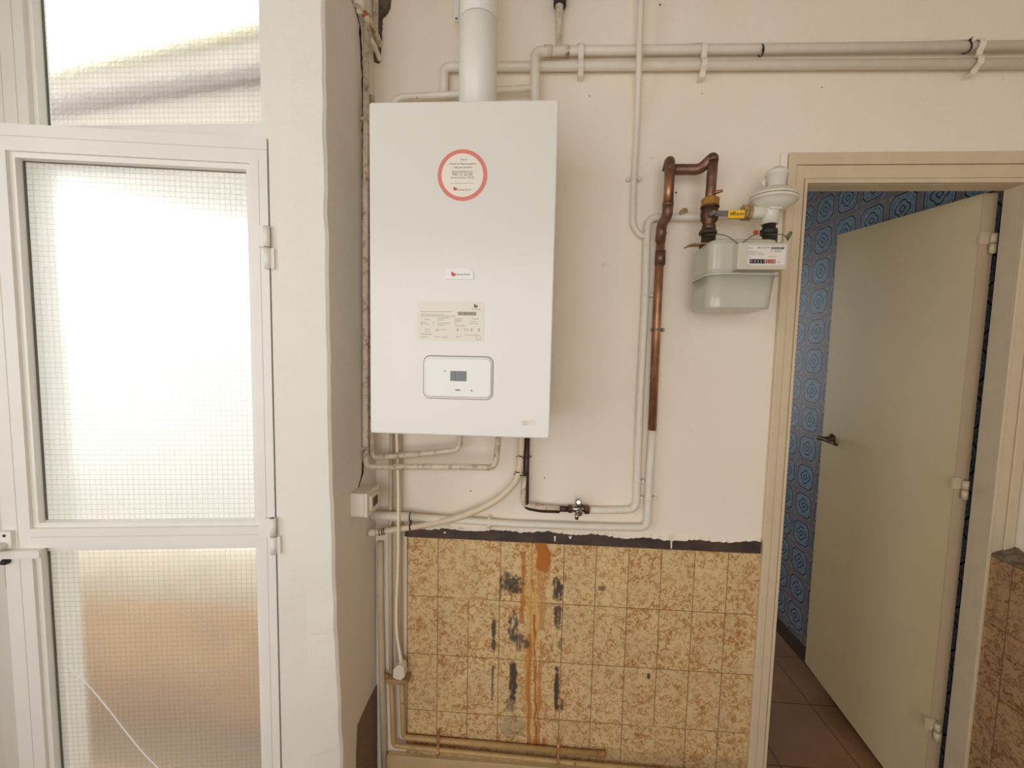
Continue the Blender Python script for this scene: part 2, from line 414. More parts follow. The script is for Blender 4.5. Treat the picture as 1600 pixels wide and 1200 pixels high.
def thing(name, label, cat, loc, group=None):
    o = bpy.data.objects.new(name, None); COL.objects.link(o); o.location = Vector(loc); o.empty_display_size = 0.05
    return tag(o, label, cat, group)
def solo(name, mb, mat, label, cat, group=None):
    vs = np.array(mb.v); c = ((vs[:, 0].min() + vs[:, 0].max()) / 2, (vs[:, 1].min() + vs[:, 1].max()) / 2, vs[:, 2].min())
    return tag(link(name, mb, mat, origin=c), label, cat, group)

def fillet(pts, r, n=6):
    """round the corners of a polyline"""
    P = [Vector(p) for p in pts]; out = [P[0]]
    for i in range(1, len(P) - 1):
        a, b, c = P[i - 1], P[i], P[i + 1]
        rr = min(r, (a - b).length * 0.45, (c - b).length * 0.45)
        p0 = b + (a - b).normalized() * rr; p2 = b + (c - b).normalized() * rr
        for k in range(n + 1):
            t = k / n; out.append(p0 * (1 - t) ** 2 + b * (2 * t * (1 - t)) + p2 * t * t)
    out.append(P[-1]); return out
def smooth_path(pts, n=6):
    """Catmull-Rom through the points"""
    P = [Vector(p) for p in pts]; P = [P[0] * 2 - P[1]] + P + [P[-1] * 2 - P[-2]]; out = []
    for i in range(1, len(P) - 2):
        a, b, c, d = P[i - 1:i + 3]
        for k in range(n):
            t = k / n
            out.append(0.5 * ((2 * b) + (c - a) * t + (2 * a - 5 * b + 4 * c - d) * t * t + (3 * b - a - 3 * c + d) * t ** 3))
    out.append(P[-2]); return out
def px_path(pts, y):
    """pixel polyline -> points of the plane y, or of their own depth (third number)"""
    return [at(p[0], p[1], p[2] if len(p) > 2 else y) for p in pts]

# ================================================================== THE SETTING
Z_CEIL = 2.95
XL, XR, YR = -1.65, 1.525, -2.55
struct('floor', MB().box(XL - 0.1, XR + 0.1, YR - 0.1, 0.05, -0.08, 0.0), MAT['floor'])
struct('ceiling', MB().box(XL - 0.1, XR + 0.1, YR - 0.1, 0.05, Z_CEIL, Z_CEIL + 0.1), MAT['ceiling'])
# back wall with its doorway (thin partition)
DX0, DX1, DZ = 0.860, 1.468, 2.050
wb = MB()
wb.box(-0.385, DX0, 0, 0.045, 0, Z_CEIL); wb.box(DX0, DX1, 0, 0.045, DZ, Z_CEIL); wb.box(DX1, XR + 0.02, 0, 0.045, 0, Z_CEIL)
struct('wall_back', wb, MAT['wall'])
# right wall: painted above, tiled dado below standing proud of it
struct('wall_right', MB().box(XR, XR + 0.1, YR, 0.0, 0, Z_CEIL), MAT['wall'])
XT = 1.463
ledge_z = 0.985
struct('trim_1', MB().box(XT, XR, YR, -0.002, 0, ledge_z - 0.008), MAT['tile_side_shaded'])
lb = MB(); rnd = random.Random(3)
nseg = 60
top = []
for i in range(nseg + 1):
    y = -0.004 - i * (1.2 / nseg); top.append((y, ledge_z + rnd.uniform(-0.004, 0.012), ledge_z + rnd.uniform(0.01, 0.03)))
for i in range(nseg):
    y0, a0, b0 = top[i]; y1, a1, b1 = top[i + 1]; zb = ledge_z - 0.008
    lb.add([(XT + 0.001, y0, zb), (XT + 0.001, y1, zb), (XT + 0.004, y1, a1), (XT + 0.004, y0, a0), (XR, y0, b0), (XR, y1, b1), (XR, y0, zb), (XR, y1, zb)],
           [(0, 1, 2, 3), (3, 2, 5, 4), (0, 3, 4, 6), (1, 7, 5, 2)])
struct('trim_2', lb, MAT['ledge'])

# column between the glazed door and the boiler: slightly uneven plastered pillar
def column():
    zs = np.linspace(0, Z_CEIL, 120); fr = lambda z: np.interp(z, [0, .393, 1.121, 1.797, 2.33, 3], [-.243, -.247, -.285, -.295, -.296, -.297])
    fl = lambda z: np.interp(z, [0, 2.034, 2.035, 3], [-.526, -.526, -.534, -.534])
    mb = MB(); R = np.random.RandomState(4); rows = []
    jy = np.convolve(R.normal(0, .0022, 130), [.25, .5, .25], 'same'); jx = np.convolve(R.normal(0, .0016, 130), [.25, .5, .25], 'same')
    for i, z in enumerate(zs):
        y = fr(z) + jy[i] * .5; x = -.382
        rows.append([(fl(z), 0.045, z), (fl(z), -.286, z), (-.46, min(y, -.27) - .001, z), (x - .006 + jx[i], y + jy[i] * .3, z), (x + jx[i], y + .007, z), (x, -.16, z), (x, 0.0, z), (x, 0.045, z)])
    n = len(rows[0])
    for r in rows: mb.v += [tuple(map(float, p)) for p in r]
    for i in range(len(rows) - 1):
        for k in range(n - 1):
            mb.f.append((i * n + k, i * n + k + 1, (i + 1) * n + k + 1, (i + 1) * n + k)); mb.sm.append(False)
    mb.f.append(tuple(range(n))[::-1]); mb.f.append(tuple((len(rows) - 1) * n + k for k in range(n))); mb.sm += [False, False]
    return struct('wall_column', mb, MAT['column'])
column()
# jagged joint between column and the pipework (dirt-filled crack), broken plaster at its top, bare render at its foot
def ragged_strip(path, wmin, wmax, x, seed):
    R = random.Random(seed); mb = MB(); P = []
    for i in range(len(path) - 1):
        (y0, z0), (y1, z1) = path[i], path[i + 1]; m = max(2, int(abs(z1 - z0) / 0.012))
        for k in range(m): P.append((y0 + (y1 - y0) * k / m + R.uniform(-.0022, .0022), z0 + (z1 - z0) * k / m))
    P.append(path[-1])
    for i in range(len(P) - 1):
        a = R.uniform(wmin, wmax); b = R.uniform(wmin, wmax) if i else a
        (y0, z0), (y1, z1) = P[i], P[i + 1]
        if i: a = last
        last = b
        mb.add([(x + .0006, y0 - a, z0), (x + .0006, y0 + a, z0), (x + .0006, y1 + b, z1), (x + .0006, y1 - b, z1), (x - .003, y0 - a, z0), (x - .003, y0 + a, z0), (x - .003, y1 + b, z1), (x - .003, y1 - b, z1)],
               [(0, 1, 2, 3), (4, 7, 6, 5), (0, 4, 5, 1), (2, 6, 7, 3), (1, 5, 6, 2), (0, 3, 7, 4)])
    return mb
cy = lambda px, py: at_x(px, py, -.382)
pts = [cy(549, 0), cy(556, 16), cy(562, 40), cy(566, 120), cy(567, 185), cy(567, 300), cy(568, 420), cy(568, 560), cy(569, 700), cy(566, 740), cy(560, 762)]
struct('trim_3', ragged_strip([(p.y, p.z) for p in pts], .002, .0075, -.382, 5), MAT['cavity_dark'])

# wide glazed wall on the left: aluminium frame posts, transom light, hinged glazed door
YF0, YF1 = -0.245, -0.19
TX0, TX1, TZ0, TZ1 = -1.185, -0.566, 2.083, 2.62
w1 = thing('window_1', 'white aluminium transom light of wired glass over the glazed door', 'window', (TX0, YF0, TZ0)); w1['kind'] = 'structure'
fr = MB()
fr.box(TX0 - .2, TX0, YF0, YF1, 0.0, Z_CEIL); fr.box(TX1, -.515, YF0, YF1, 0.0, Z_CEIL)
fr.box(TX0, TX1, YF0, YF1, 1.995, TZ0); fr.box(TX0, TX1, YF0, YF1, TZ1, Z_CEIL)
link('window_frame', fr, MAT['alu'], w1)
bd = MB()   # glazing beads
bd.box(TX0, TX0 + .012, YF0 + .012, YF0 + .035, TZ0, TZ1); bd.box(TX1 - .012, TX1, YF0 + .012, YF0 + .035, TZ0, TZ1)
bd.box(TX0 + .012, TX1 - .012, YF0 + .012, YF0 + .035, TZ0, TZ0 + .014)
link('glazing_bead', bd, MAT['alu'], w1)
gr = MB()
for x in (TX0 - .030, TX0 - .068): gr.box(x - .0008, x + .0008, YF0 - .0006, YF0 + .001, 2.0, Z_CEIL)
gr.box(TX1 + .021, TX1 + .0225, YF0 - .0006, YF0 + .001, 2.0, Z_CEIL)
link('frame_joint', gr, MAT['alu_groove'], w1)
gk = MB(); gk.box(TX0 + .012, TX0 + .0138, YF0 + .032, YF0 + .037, TZ0 + .014, TZ1); link('gasket', gk, MAT['gasket'], w1)
link('glass_pane', MB().box(TX0 + .006, TX1 - .006, YF0 + .037, YF0 + .042, TZ0 + .006, TZ1), wired_glass('wired_glass_clear', (1, 0), 0.08, 0.05), w1)
struct('wall_left', MB().box(XL - .05, TX0 - .2, YF0, YF1, 0, Z_CEIL), MAT['column'])

# ---- hinged glazed door, standing slightly ajar
HX, HY, SL = -.530, -.287, .137
TH = math.atan(SL); LU = Vector((-math.cos(TH), -math.sin(TH), 0)); LN = Vector((-math.sin(TH), math.cos(TH), 0))  # along the leaf / outwards
def LP(w, d, z): return Vector((HX, HY, 0)) + LU * w + LN * d + Vector((0, 0, z))
def lbox(mb, w0, w1, d0, d1, z0, z1):
    vs = [LP(w, d, z) for w in (w0, w1) for d in (d0, d1) for z in (z0, z1)]
    return mb.add(vs, [(0, 1, 3, 2), (4, 6, 7, 5), (0, 4, 5, 1), (2, 3, 7, 6), (0, 2, 6, 4), (1, 5, 7, 3)])
d1 = thing('door_1', 'white aluminium door of wired glass standing slightly ajar beside the pillar', 'door', (HX, HY, 0.02)); d1['kind'] = 'structure'
LW, LT = .634, .042
OW0, OW1 = .040, .572            # glazed openings seen from the room
st = MB()
lbox(st, 0, OW0, 0, LT, .03, 2.034); lbox(st, OW1, LW, 0, LT, .03, 2.034)
lbox(st, OW0, OW1, 0, LT, 1.975, 2.034); lbox(st, OW0, OW1, 0, LT, 1.040, 1.088); lbox(st, OW0, OW1, 0, LT, .03, .14)
link('door_frame', st, MAT['alu'], d1)
for (za, zb, nm) in ((1.088, 1.975, 'upper'), (.14, 1.040, 'lower')):
    b = MB()
    lbox(b, OW0, OW0 + .012, .008, .026, za, zb); lbox(b, OW1 - .012, OW1, .008, .026, za, zb)
    lbox(b, OW0 + .012, OW1 - .012, .008, .026, za, za + .012); lbox(b, OW0 + .012, OW1 - .012, .008, .026, zb - .012, zb)
    link('glazing_bead', b, MAT['alu'], d1)
    g = MB(); lbox(g, OW1 - .0138, OW1 - .012, .024, .029, za + .012, zb - .012); lbox(g, OW0 + .012, OW1 - .012, .026, .029, zb - .0134, zb - .012)
    link('gasket', g, MAT['gasket'], d1)
    pn = MB(); lbox(pn, OW0 + .004, OW1 - .004, .030, .034, za + .004, zb - .004)
    gp = link('glass_pane', pn, wired_glass('wired_glass_' + nm, (LU.x, LU.y), 0.20 if nm == 'upper' else 0.13, 0.22 if nm == 'upper' else 0.05), d1)
    if nm == 'lower':
        c = MB(); cp = [LP(.5385, .0295, .7156), LP(.497, .0295, .668), LP(.447, .0295, .595), LP(.400, .0295, .518), LP(.354, .0295, .449), LP(.29, .0295, .37), LP(.2, .0295, .26)]
        c.tube(smooth_path(cp, 5), .0016, 6); k = link('crack', c, MAT['crack'], gp, label='white curved crack across the lower glass')
jn = MB()
for w in (.020, .600): lbox(jn, w - .0006, w + .0006, -.0005, .001, .03, 1.985)
lbox(jn, .0, LW, -.0005, .001, 2.0065, 2.0078); lbox(jn, OW0, OW1, -.0005, .001, 1.0665, 1.0677)
link('frame_joint', jn, MAT['alu_groove'], d1)
cap = MB(); lbox(cap, .540, .70, -.016, 0.0, 1.021, 1.040); link('slide_bolt', cap, MAT['alu'], d1)
for hz0, hz1, hz2 in ((1.828, 1.778, 1.728), (1.113, 1.066, 1.020)):
    h = MB(); lbox(h, -.002, .020, -.012, .0, hz1 + .001, hz0); h.tube([LP(.000, -.010, hz1 + .001), LP(.000, -.010, hz0)], .0075, 12)
    k = link('hinge', h, MAT['alu'], d1)
    h2 = MB(); h2.tube([LP(-.001, -.010, hz2), LP(-.001, -.010, hz1 - .001)], .0075, 12); lbox(h2, -.016, -.001, -.010, .004, hz2, hz1 - .001)
    link('hinge_knuckle', h2, MAT['alu'], k)
hp = MB(); lbox(hp, .606, .630, -.010, 0, 1.044, 1.086); hl = link('handle_plate', hp, MAT['alu'], d1)
hs = MB(); a = LP(.620, -.0102, 1.076); hs.lathe(a, [(.0035, -.001), (.0035, .0008)], 12, axis=-LN); link('screw', hs, MAT['rubber'], hl)
hd = MB(); hd.tube(fillet([LP(.622, -.008, 1.052), LP(.622, -.045, 1.052), LP(.72, -.045, 1.050)], .012), .0085, 12); link('door_handle', hd, MAT['alu'], d1)
kb = MB(); kb.lathe(LP(.626, -.002, 1.010), [(.008, 0), (.008, .006), (.005, .012)], 14, axis=-LN); link('lock_knob', kb, MAT['rubber'], d1)
jp = MB(); jp.box(TX0 - .155, TX0 - .115, YF0 - .002, YF0 + .001, .86, .95); link('strike_plate', jp, MAT['strap'], w1)

# outer glazed sides of the gallery: openings that let the daylight in, behind and left of the camera
LY0, LY1, LZ0, LZ1 = -2.25, -1.05, 0.9, 2.5
wl = MB()
wl.box(XL - .1, XL, YR, LY0, 0, Z_CEIL); wl.box(XL - .1, XL, LY1, YF1, 0, Z_CEIL); wl.box(XL - .1, XL, LY0, LY1, 0, LZ0); wl.box(XL - .1, XL, LY0, LY1, LZ1, Z_CEIL)
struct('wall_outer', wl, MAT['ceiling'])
RX0, RX1, RZ0, RZ1 = -1.40, 0.92, 0.70, 2.28
wr = MB()
wr.box(XL, RX0, YR - .1, YR, 0, Z_CEIL); wr.box(RX1, XR, YR - .1, YR, 0, Z_CEIL); wr.box(RX0, RX1, YR - .1, YR, 0, RZ0); wr.box(RX0, RX1, YR - .1, YR, RZ1, Z_CEIL)
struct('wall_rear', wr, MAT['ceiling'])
f2 = MB()
f2.box(RX0, RX0 + .05, YR - .07, YR - .02, RZ0, RZ1); f2.box(RX1 - .05, RX1, YR - .07, YR - .02, RZ0, RZ1)
f2.box(RX0 + .05, RX1 - .05, YR - .07, YR - .02, RZ0, RZ0 + .05); f2.box(RX0 + .05, RX1 - .05, YR - .07, YR - .02, RZ1 - .05, RZ1)
struct('window_2', f2, MAT['alu'])
f3 = MB()
for y in (LY0, LY1 - .05): f3.box(XL - .07, XL - .02, y, y + .05, LZ0, LZ1)
f3.box(XL - .07, XL - .02, LY0, LY1, LZ0, LZ0 + .05); f3.box(XL - .07, XL - .02, LY0, LY1, LZ1 - .05, LZ1)
struct('window_3', f3, MAT['alu'])

# ---- tiled dado of the back wall, with its rust runs and scorch marks
TXa, TXb, TZb, TZt = -0.279, 0.817, 0.0, 0.950
def vnoise(u, v, seed):
    R = np.random.RandomState(seed); G = R.rand(64, 64)
    iu, iv = np.floor(u).astype(int), np.floor(v).astype(int); fu, fv = u - iu, v - iv
    fu = fu * fu * (3 - 2 * fu); fv = fv * fv * (3 - 2 * fv)
    g = lambda a, b: G[a % 64, b % 64]
    return (g(iu, iv) * (1 - fu) + g(iu + 1, iv) * fu) * (1 - fv) + (g(iu, iv + 1) * (1 - fu) + g(iu + 1, iv + 1) * fu) * fv
def fbm(u, v, seed):
    return sum(vnoise(u * 2 ** k, v * 2 ** k, seed + k) * .5 ** (k + 1) for k in range(4)) / .9375
def dado():
    nx, nz = 520, 430
    xs = np.linspace(TXa, TXb, nx); zs = np.linspace(TZb, TZt, nz); X, Z = np.meshgrid(xs, zs)
    vs = np.stack([X.ravel(), np.full(X.size, -0.006), Z.ravel()], 1)
    i = np.arange(nx * nz).reshape(nz, nx)
    q = np.stack([i[:-1, :-1], i[:-1, 1:], i[1:, 1:], i[1:, :-1]], -1).reshape(-1, 4)
    me = bpy.data.meshes.new('trim_4')
    back = np.array([(TXa, 0, TZb), (TXb, 0, TZb), (TXb, 0, TZt), (TXa, 0, TZt)]); n0 = len(vs)
    rim = [list(i[0, :]) + [n0 + 1, n0], list(i[:, -1]) + [n0 + 2, n0 + 1], list(i[-1, ::-1]) + [n0 + 3, n0 + 2], list(i[::-1, 0]) + [n0, n0 + 3]]
    me.from_pydata([tuple(v) for v in np.vstack([vs, back])], [], [tuple(int(k) for k in f) for f in q] + [tuple(int(k) for k in f[::-1]) for f in rim])
    rust = np.zeros_like(X); soot_dark = np.zeros_like(X); pale = np.zeros_like(X)
    def P(px, py): p = at(px, py, -0.006); return p.x, p.z
    S = 0.00205
    n1 = fbm(X * 60, Z * 9, 1); n2 = fbm(X * 150, Z * 25, 7); n3 = fbm(X * 45, Z * 45, 13); n4 = fbm(X * 110, Z * 110, 19); n5 = fbm(X * 260, Z * 40, 23)
    def sm(v, a, b): t = np.clip((v - a) / (b - a), 0, 1); return t * t * (3 - 2 * t)
    def blob(px0, py0, px1, py1, soft=.35, wob=.5, nn=None):
        """soft-edged patch between two corners (photo places turned into tile coordinates)"""
        xa, za = P(px0, py1); xb, zb = P(px1, py0); cx, cz = (xa + xb) / 2, (za + zb) / 2
        r = np.maximum(np.abs(X - cx) / ((xb - xa) / 2), np.abs(Z - cz) / ((zb - za) / 2))
        r = (np.abs((X - cx) / ((xb - xa) / 2)) ** 3 + np.abs((Z - cz) / ((zb - za) / 2)) ** 3) ** (1 / 3)
        return sm(1 + wob * ((nn if nn is not None else n3) - .5) * 2 - r, 0, soft)
    # pale yellow wash of the whole run
    pale = np.maximum(pale, blob(806, 838, 864, 1172, .7, .8, n1) * sm(n1, .25, .7))
    # strong head of the rust run
    head = np.maximum(blob(834, 842, 858, 862, .4, .5, n3), blob(835, 844, 862, 896, .3, .35, n3))
    rust = np.maximum(rust, head * .92)
    rust = np.maximum(rust, blob(818, 840, 830, 860, .5, .6) * .6)
    # runs
    for (a, b, w, s, amp) in (((818, 862), (817, 968), .008, 31, .75), ((832, 905), (833, 925), .004, 33, .7), ((847, 860), (846, 985), .012, 35, .5), ((835, 960), (837, 1170), .004, 37, .95), ((828, 990), (826, 1168), .007, 39, .7), ((846, 1000), (840, 1165), .006, 41, .6), ((853, 910), (850, 950), .004, 43, .6), ((818, 930), (815, 975), .007, 45, .7)):
        xa, za = P(*a); xb, zb = P(*b); t = np.clip((za - Z) / (za - zb), 0, 1)
        wob = (vnoise(Z * 28, Z * 0 + s, s) - .5) * .007
        d = np.abs(X - (xa + (xb - xa) * t + wob)) / (w * (.6 + .8 * vnoise(Z * 40, Z * 0, s + 1)))
        rust = np.maximum(rust, amp * sm(1.15 - d, 0, .5) * (Z <= za) * (Z >= zb) * sm(n1 + .25, .3, .6))
    rust = np.maximum(rust, blob(822, 1150, 862, 1176, .5, .6, n1) * .8 * sm(n2, .3, .55))
    rust = np.maximum(rust, blob(818, 1010, 858, 1110, .6, .9, n1) * .55 * sm(n1, .45, .7))
    # scorch / bare-adhesive marks
    for (b, k, nn) in (((781, 900, 815, 926), .9, n4), ((787, 896, 800, 910), .7, n4), ((864, 902, 879, 938), 1, n4), ((794, 955, 811, 1012), .9, n4), ((805, 990, 818, 1016), .8, n4), ((818, 998, 828, 1014), .8, n4), ((865, 942, 878, 985), .9, n4), ((768, 955, 775, 1022), .9, n3), ((767, 1030, 772, 1105), .8, n3),
                     ((795, 1032, 808, 1100), 1.0, n3), ((790, 1090, 806, 1112), .6, n4), ((865, 1036, 875, 1118), 1.05, n3), ((875, 1090, 880, 1110), .8, n3), ((872, 995, 880, 1016), .55, n4), ((780, 1122, 822, 1152), .35, n3), ((1000, 1040, 1020, 1046), .0, n3), ((1011, 1053, 1016, 1060), 1.0, n3), ((934, 917, 948, 921), .7, n4), ((780, 905, 784, 940), .7, n3)):
        gap = sm(n5, .20, .42) if nn is n4 else sm(n5, .10, .28)
        w_ = (b[2] - b[0]) * .12; b = (b[0] - w_, b[1] - 2, b[2] + w_, b[3] + 2)
        soot_dark = np.maximum(soot_dark, np.clip(blob(*b, .4, .5, nn) * k * gap, 0, .95))
    # darker towards the pipes in the corner and along the bottom pipes
    xa, _ = P(636, 1000); soot_dark = np.maximum(soot_dark, .16 * sm(xa + .012 - X, 0, .02)); zb = P(800, 1158)[1]; soot_dark = np.maximum(soot_dark, .22 * sm(zb + .006 - Z + (n3 - .5) * .01, 0, .015))
    ca = me.color_attributes.new('stain', 'FLOAT_COLOR', 'POINT')
    data = np.ones((len(vs) + 4, 4)); data[:, :3] = 0
    data[:len(vs), 0] = rust.ravel(); data[:len(vs), 1] = soot_dark.ravel(); data[:len(vs), 2] = np.clip(pale.ravel(), 0, 1)
    ca.data.foreach_set('color', data.ravel().astype(np.float32))
    me.materials.append(MAT['tile']); o = bpy.data.objects.new('trim_4', me); COL.objects.link(o); o['kind'] = 'structure'
dado()
# dark border strip capping the dado, its upper edge ragged with paint
bs = MB(); rnd = random.Random(11); N = 150; xs = [-.285 + (1.098) * i / N for i in range(N + 1)]
def border_top(x):
    return .9800 + .003 * math.sin(x * 9) + .003 * math.sin(x * 41 + 1) + rnd.uniform(-.0025, .002)
tops = [border_top(x) for x in xs]; zb = .9485
for i in range(N):
    x0, x1, t0, t1 = xs[i], xs[i + 1], tops[i], tops[i + 1]
    bs.add([(x0, -.011, zb), (x1, -.011, zb), (x1, -.011, t1), (x0, -.011, t0), (x0, 0, zb), (x1, 0, zb), (x1, 0, t1), (x0, 0, t0)], [(0, 1, 2, 3), (0, 4, 5, 1), (3, 2, 6, 7)] + ([(0, 3, 7, 4)] if i == 0 else []) + ([(1, 5, 6, 2)] if i == N - 1 else []))
bo = struct('trim_5', bs, MAT['border'])
ch = MB(); rnd = random.Random(12)
for px, py0, py1, w in ((867, 838, 846, 2.2), (1049, 838, 857, 3.0), (700, 822, 826, 2.6), (695, 831, 833, 2.4), (720, 826, 829, 4), (762, 826, 829, 5), (891, 838, 842, 3)):
    a = at(px, py0, -.0116); b = at(px, py1, -.0116); hw = w * .001
    ch.prism([(a.x - hw * 1.7, -.0105, a.z), (a.x + hw * 1.7, -.0105, a.z), (a.x + hw, -.0105, a.z - .006), (b.x + hw * .7, -.0105, b.z), (b.x - hw * .7, -.0105, b.z), (a.x - hw, -.0105, a.z - .006)], (0, -.0016, 0))
link('paint_drip', ch, MAT['chip'], bo)
# ragged lip of wall paint over the strip
lp = MB(); rnd = random.Random(21)
for i in range(N):
    t0, t1 = tops[i], tops[i + 1]
    lp.add([(xs[i], -.0095, t0 + .0001), (xs[i + 1], -.0095, t1 + .0001), (xs[i + 1], -.0075, t1 + .0022), (xs[i], -.0075, t0 + .0022), (xs[i], 0, t0 + .010), (xs[i + 1], 0, t1 + .010), (xs[i], 0, t0 + .0001), (xs[i + 1], 0, t1 + .0001)], [(0, 1, 2, 3), (3, 2, 5, 4), (0, 6, 7, 1)] + ([(0, 3, 4, 6)] if i == 0 else []) + ([(1, 7, 5, 2)] if i == N - 1 else []))
struct('trim_6', lp, MAT['wall'])
# skirting course below the two yellowed pipes
a = at(604, 1180, -.02)
struct('baseboard_back', MB().rbox(a.x, TXb - .004, -.020, 0, 0, a.z, .004), MAT['skirt'])
# bare render patch at the foot of the column's side, broken plaster and cavity at the top of the corner
q = [cy(558, 1133), cy(575, 1095), cy(589, 1068), cy(597, 1140), cy(603, 1200), cy(604, 1260), cy(556, 1260), cy(556, 1180)]
struct('trim_7', MB().prism([(-.384, min(p.y, -.001), max(p.z, .01)) for p in q], (.004, 0, 0)), MAT['bare'])
def lumps(outline, y, d, mat, name, seed):
    R = random.Random(seed); P = [at(a, b, y) for a, b in outline]; n = []
    for i in range(len(P)):
        a, b = P[i], P[(i + 1) % len(P)]
        for k in range(5): n.append(a.lerp(b, k / 5) + Vector((R.uniform(-.002, .002), 0, R.uniform(-.002, .002))))
    return struct(name, MB().prism([(p.x, y, p.z) for p in n], (0, d, 0)), mat)
lumps([(592, -30), (612, -30), (611, 12), (606, 22), (598, 30), (597, 46), (596, 62), (592, 62)], 0.0, -.005, MAT['cavity'], 'trim_8', 2)
lumps([(572, -30), (592, -30), (592, 40), (582, 40), (572, 20)], 0.0, -.003, MAT['cavity_dark'], 'trim_9', 3)
lumps([(583, 40), (598, 44), (596, 70), (594, 92), (592, 100), (584, 96)], 0.0, -.004, MAT['cavity'], 'trim_15', 4)

# ---- doorway: cream casing, reveal, door leaf and the next room
def casing():
    mb = MB()
    XO0, XI0, XI1, XO1, ZI, ZO = .817, .874, 1.453, 1.522, 2.034, 2.118
    W0, W1, H = XI0 - XO0, XO1 - XI1, ZO - ZI
    for k0, k1, t in ((0, .40, .016), (.40, .84, .0125), (.84, 1, .015)):
        a0, a1 = XO0 + W0 * k0 + .0005, XO0 + W0 * k1 - .0005; b0, b1 = XO1 - W1 * k0 - .0005, XO1 - W1 * k1 + .0005
        zo, zi = ZO - H * k0 - .0005, ZO - H * k1 + .0005
        mb.rbox(a0, a1, -t, 0.0, 0.0, zo, .0025, axis='z'); mb.rbox(b1, b0, -t, 0.0, 0.0, zo, .0025, axis='z'); mb.rbox(a1 - .002, b1 + .002, -t, 0.0, zi, zo, .0025, axis='x')
    # reveal lining
    mb.box(XI0 - .014, XI0, -.001, .045, 0, DZ); mb.box(XI1, XI1 + .015, -.001, .045, 0, DZ); mb.box(XI0, XI1, -.001, .045, ZI, DZ)
    return struct('trim_10', mb, MAT['casing'])
casing()
# white plaster lip left of the casing's upper corner
p = at(1218, 243); q = at(1228, 243); z1 = at(1222, 292).z
struct('trim_11', MB().rbox(p.x, q.x, -.012, 0, z1, p.z + .004, .003), MAT['wall'])
# door leaf, opened into the next room
A0 = Vector((1.440, .088, 0)); A1 = Vector((1.455, .718, 0)); th = .036
d2 = thing('door_2', 'flush cream painted door leaf opened away into the blue-tiled room', 'door', (A0.x, A0.y, 0)); d2['kind'] = 'structure'
du = (A1 - A0).normalized(); dn = Vector((du.y, -du.x, 0))
TILT = .055   # the leaf hangs a little out of true
def DP(u, d, z): return A0 + du * u + dn * d + Vector((0, 0, z + TILT * u / (A1 - A0).length))
DLn = (A1 - A0).length
lf = MB(); lf.add([DP(u, d, z) for u in (0, DLn) for d in (0, th) for z in (.02, 2.043)], [(0, 1, 3, 2), (4, 6, 7, 5), (0, 4, 5, 1), (2, 3, 7, 6), (0, 2, 6, 4), (1, 5, 7, 3)])
link('door_panel', lf, MAT['leaf'], d2)
eg = MB(); eg.add([DP(u, d, z) for u in (-.004, 0) for d in (-.001, th + .001) for z in (.02, 2.043)], [(0, 1, 3, 2), (4, 6, 7, 5), (0, 4, 5, 1), (2, 3, 7, 6), (0, 2, 6, 4), (1, 5, 7, 3)])
link('door_edge', eg, MAT['leaf_edge'], d2)
for px, py in ((1552, 381), (1508, 766), (1464, 1144)):
    c = at(px, py, .070); h = MB()
    h.tube([(c.x, c.y, c.z + .002), (c.x, c.y, c.z + .030)], .0085, 12); h.box(c.x - .030, c.x, .078, .0845, c.z + .001, c.z + .036)
    k = link('hinge', h, MAT['casing'], d2)
    h2 = MB(); h2.tube([(c.x, c.y, c.z - .028), (c.x, c.y, c.z)], .0085, 12); h2.box(c.x, 1.458, c.y - .005, c.y, c.z - .03, c.z)
    link('hinge_knuckle', h2, MAT['casing'], k)
# handle: rose plate and lever on the leaf
hc = DP(DLn - .065, 0, 1.135); hn = -dn
h = MB(); h.lathe(hc, [(.024, 0), (.022, .006), (.010, .010), (.009, .045)], 20, axis=hn)
rs = link('handle_rose', h, MAT['bronze'], d2)
lv = MB(); e = hc + hn * .045; lv.tube(smooth_path([e + du * .02, e - du * .005, e - du * .05 - Vector((0, 0, .002)), e - du * .10 - Vector((0, 0, .006))], 5), [.009] * 6 + [.008] * 5 + [.0065] * 5, 10); link('door_handle', lv, MAT['bronze'], d2)

HY0 = .045
HX0, HX1, HYE, HZ = .30, 1.525, 2.6, 2.6
struct('wall_hall_right', MB().box(HX1, HX1 + .08, HY0, HYE, 0, HZ), MAT['blue'])
struct('baseboard_hall', MB().box(HX1 - .012, HX1, HY0 + .01, HYE, 0, .075), MAT['dark_skirt'])
struct('floor_hall', MB().box(HX0 - .1, HX1 + .08, HY0, HYE + .1, -.08, 0), MAT['hall_floor'])
struct('ceiling_hall', MB().box(HX0 - .1, HX1 + .08, HY0, HYE + .1, HZ, HZ + .08), MAT['hall_wall'])
struct('wall_hall_left', MB().box(HX0 - .1, HX0, HY0, HYE, 0, HZ), MAT['hall_wall'])
hw = MB()
HWx0, HWx1, HWz0, HWz1 = .38, 1.24, 0.9, 2.3
hw.box(HX0 - .1, HWx0, HYE, HYE + .1, 0, HZ); hw.box(HWx1, HX1 + .08, HYE, HYE + .1, 0, HZ); hw.box(HWx0, HWx1, HYE, HYE + .1, 0, HWz0); hw.box(HWx0, HWx1, HYE, HYE + .1, HWz1, HZ)
struct('wall_hall_far', hw, MAT['hall_wall'])

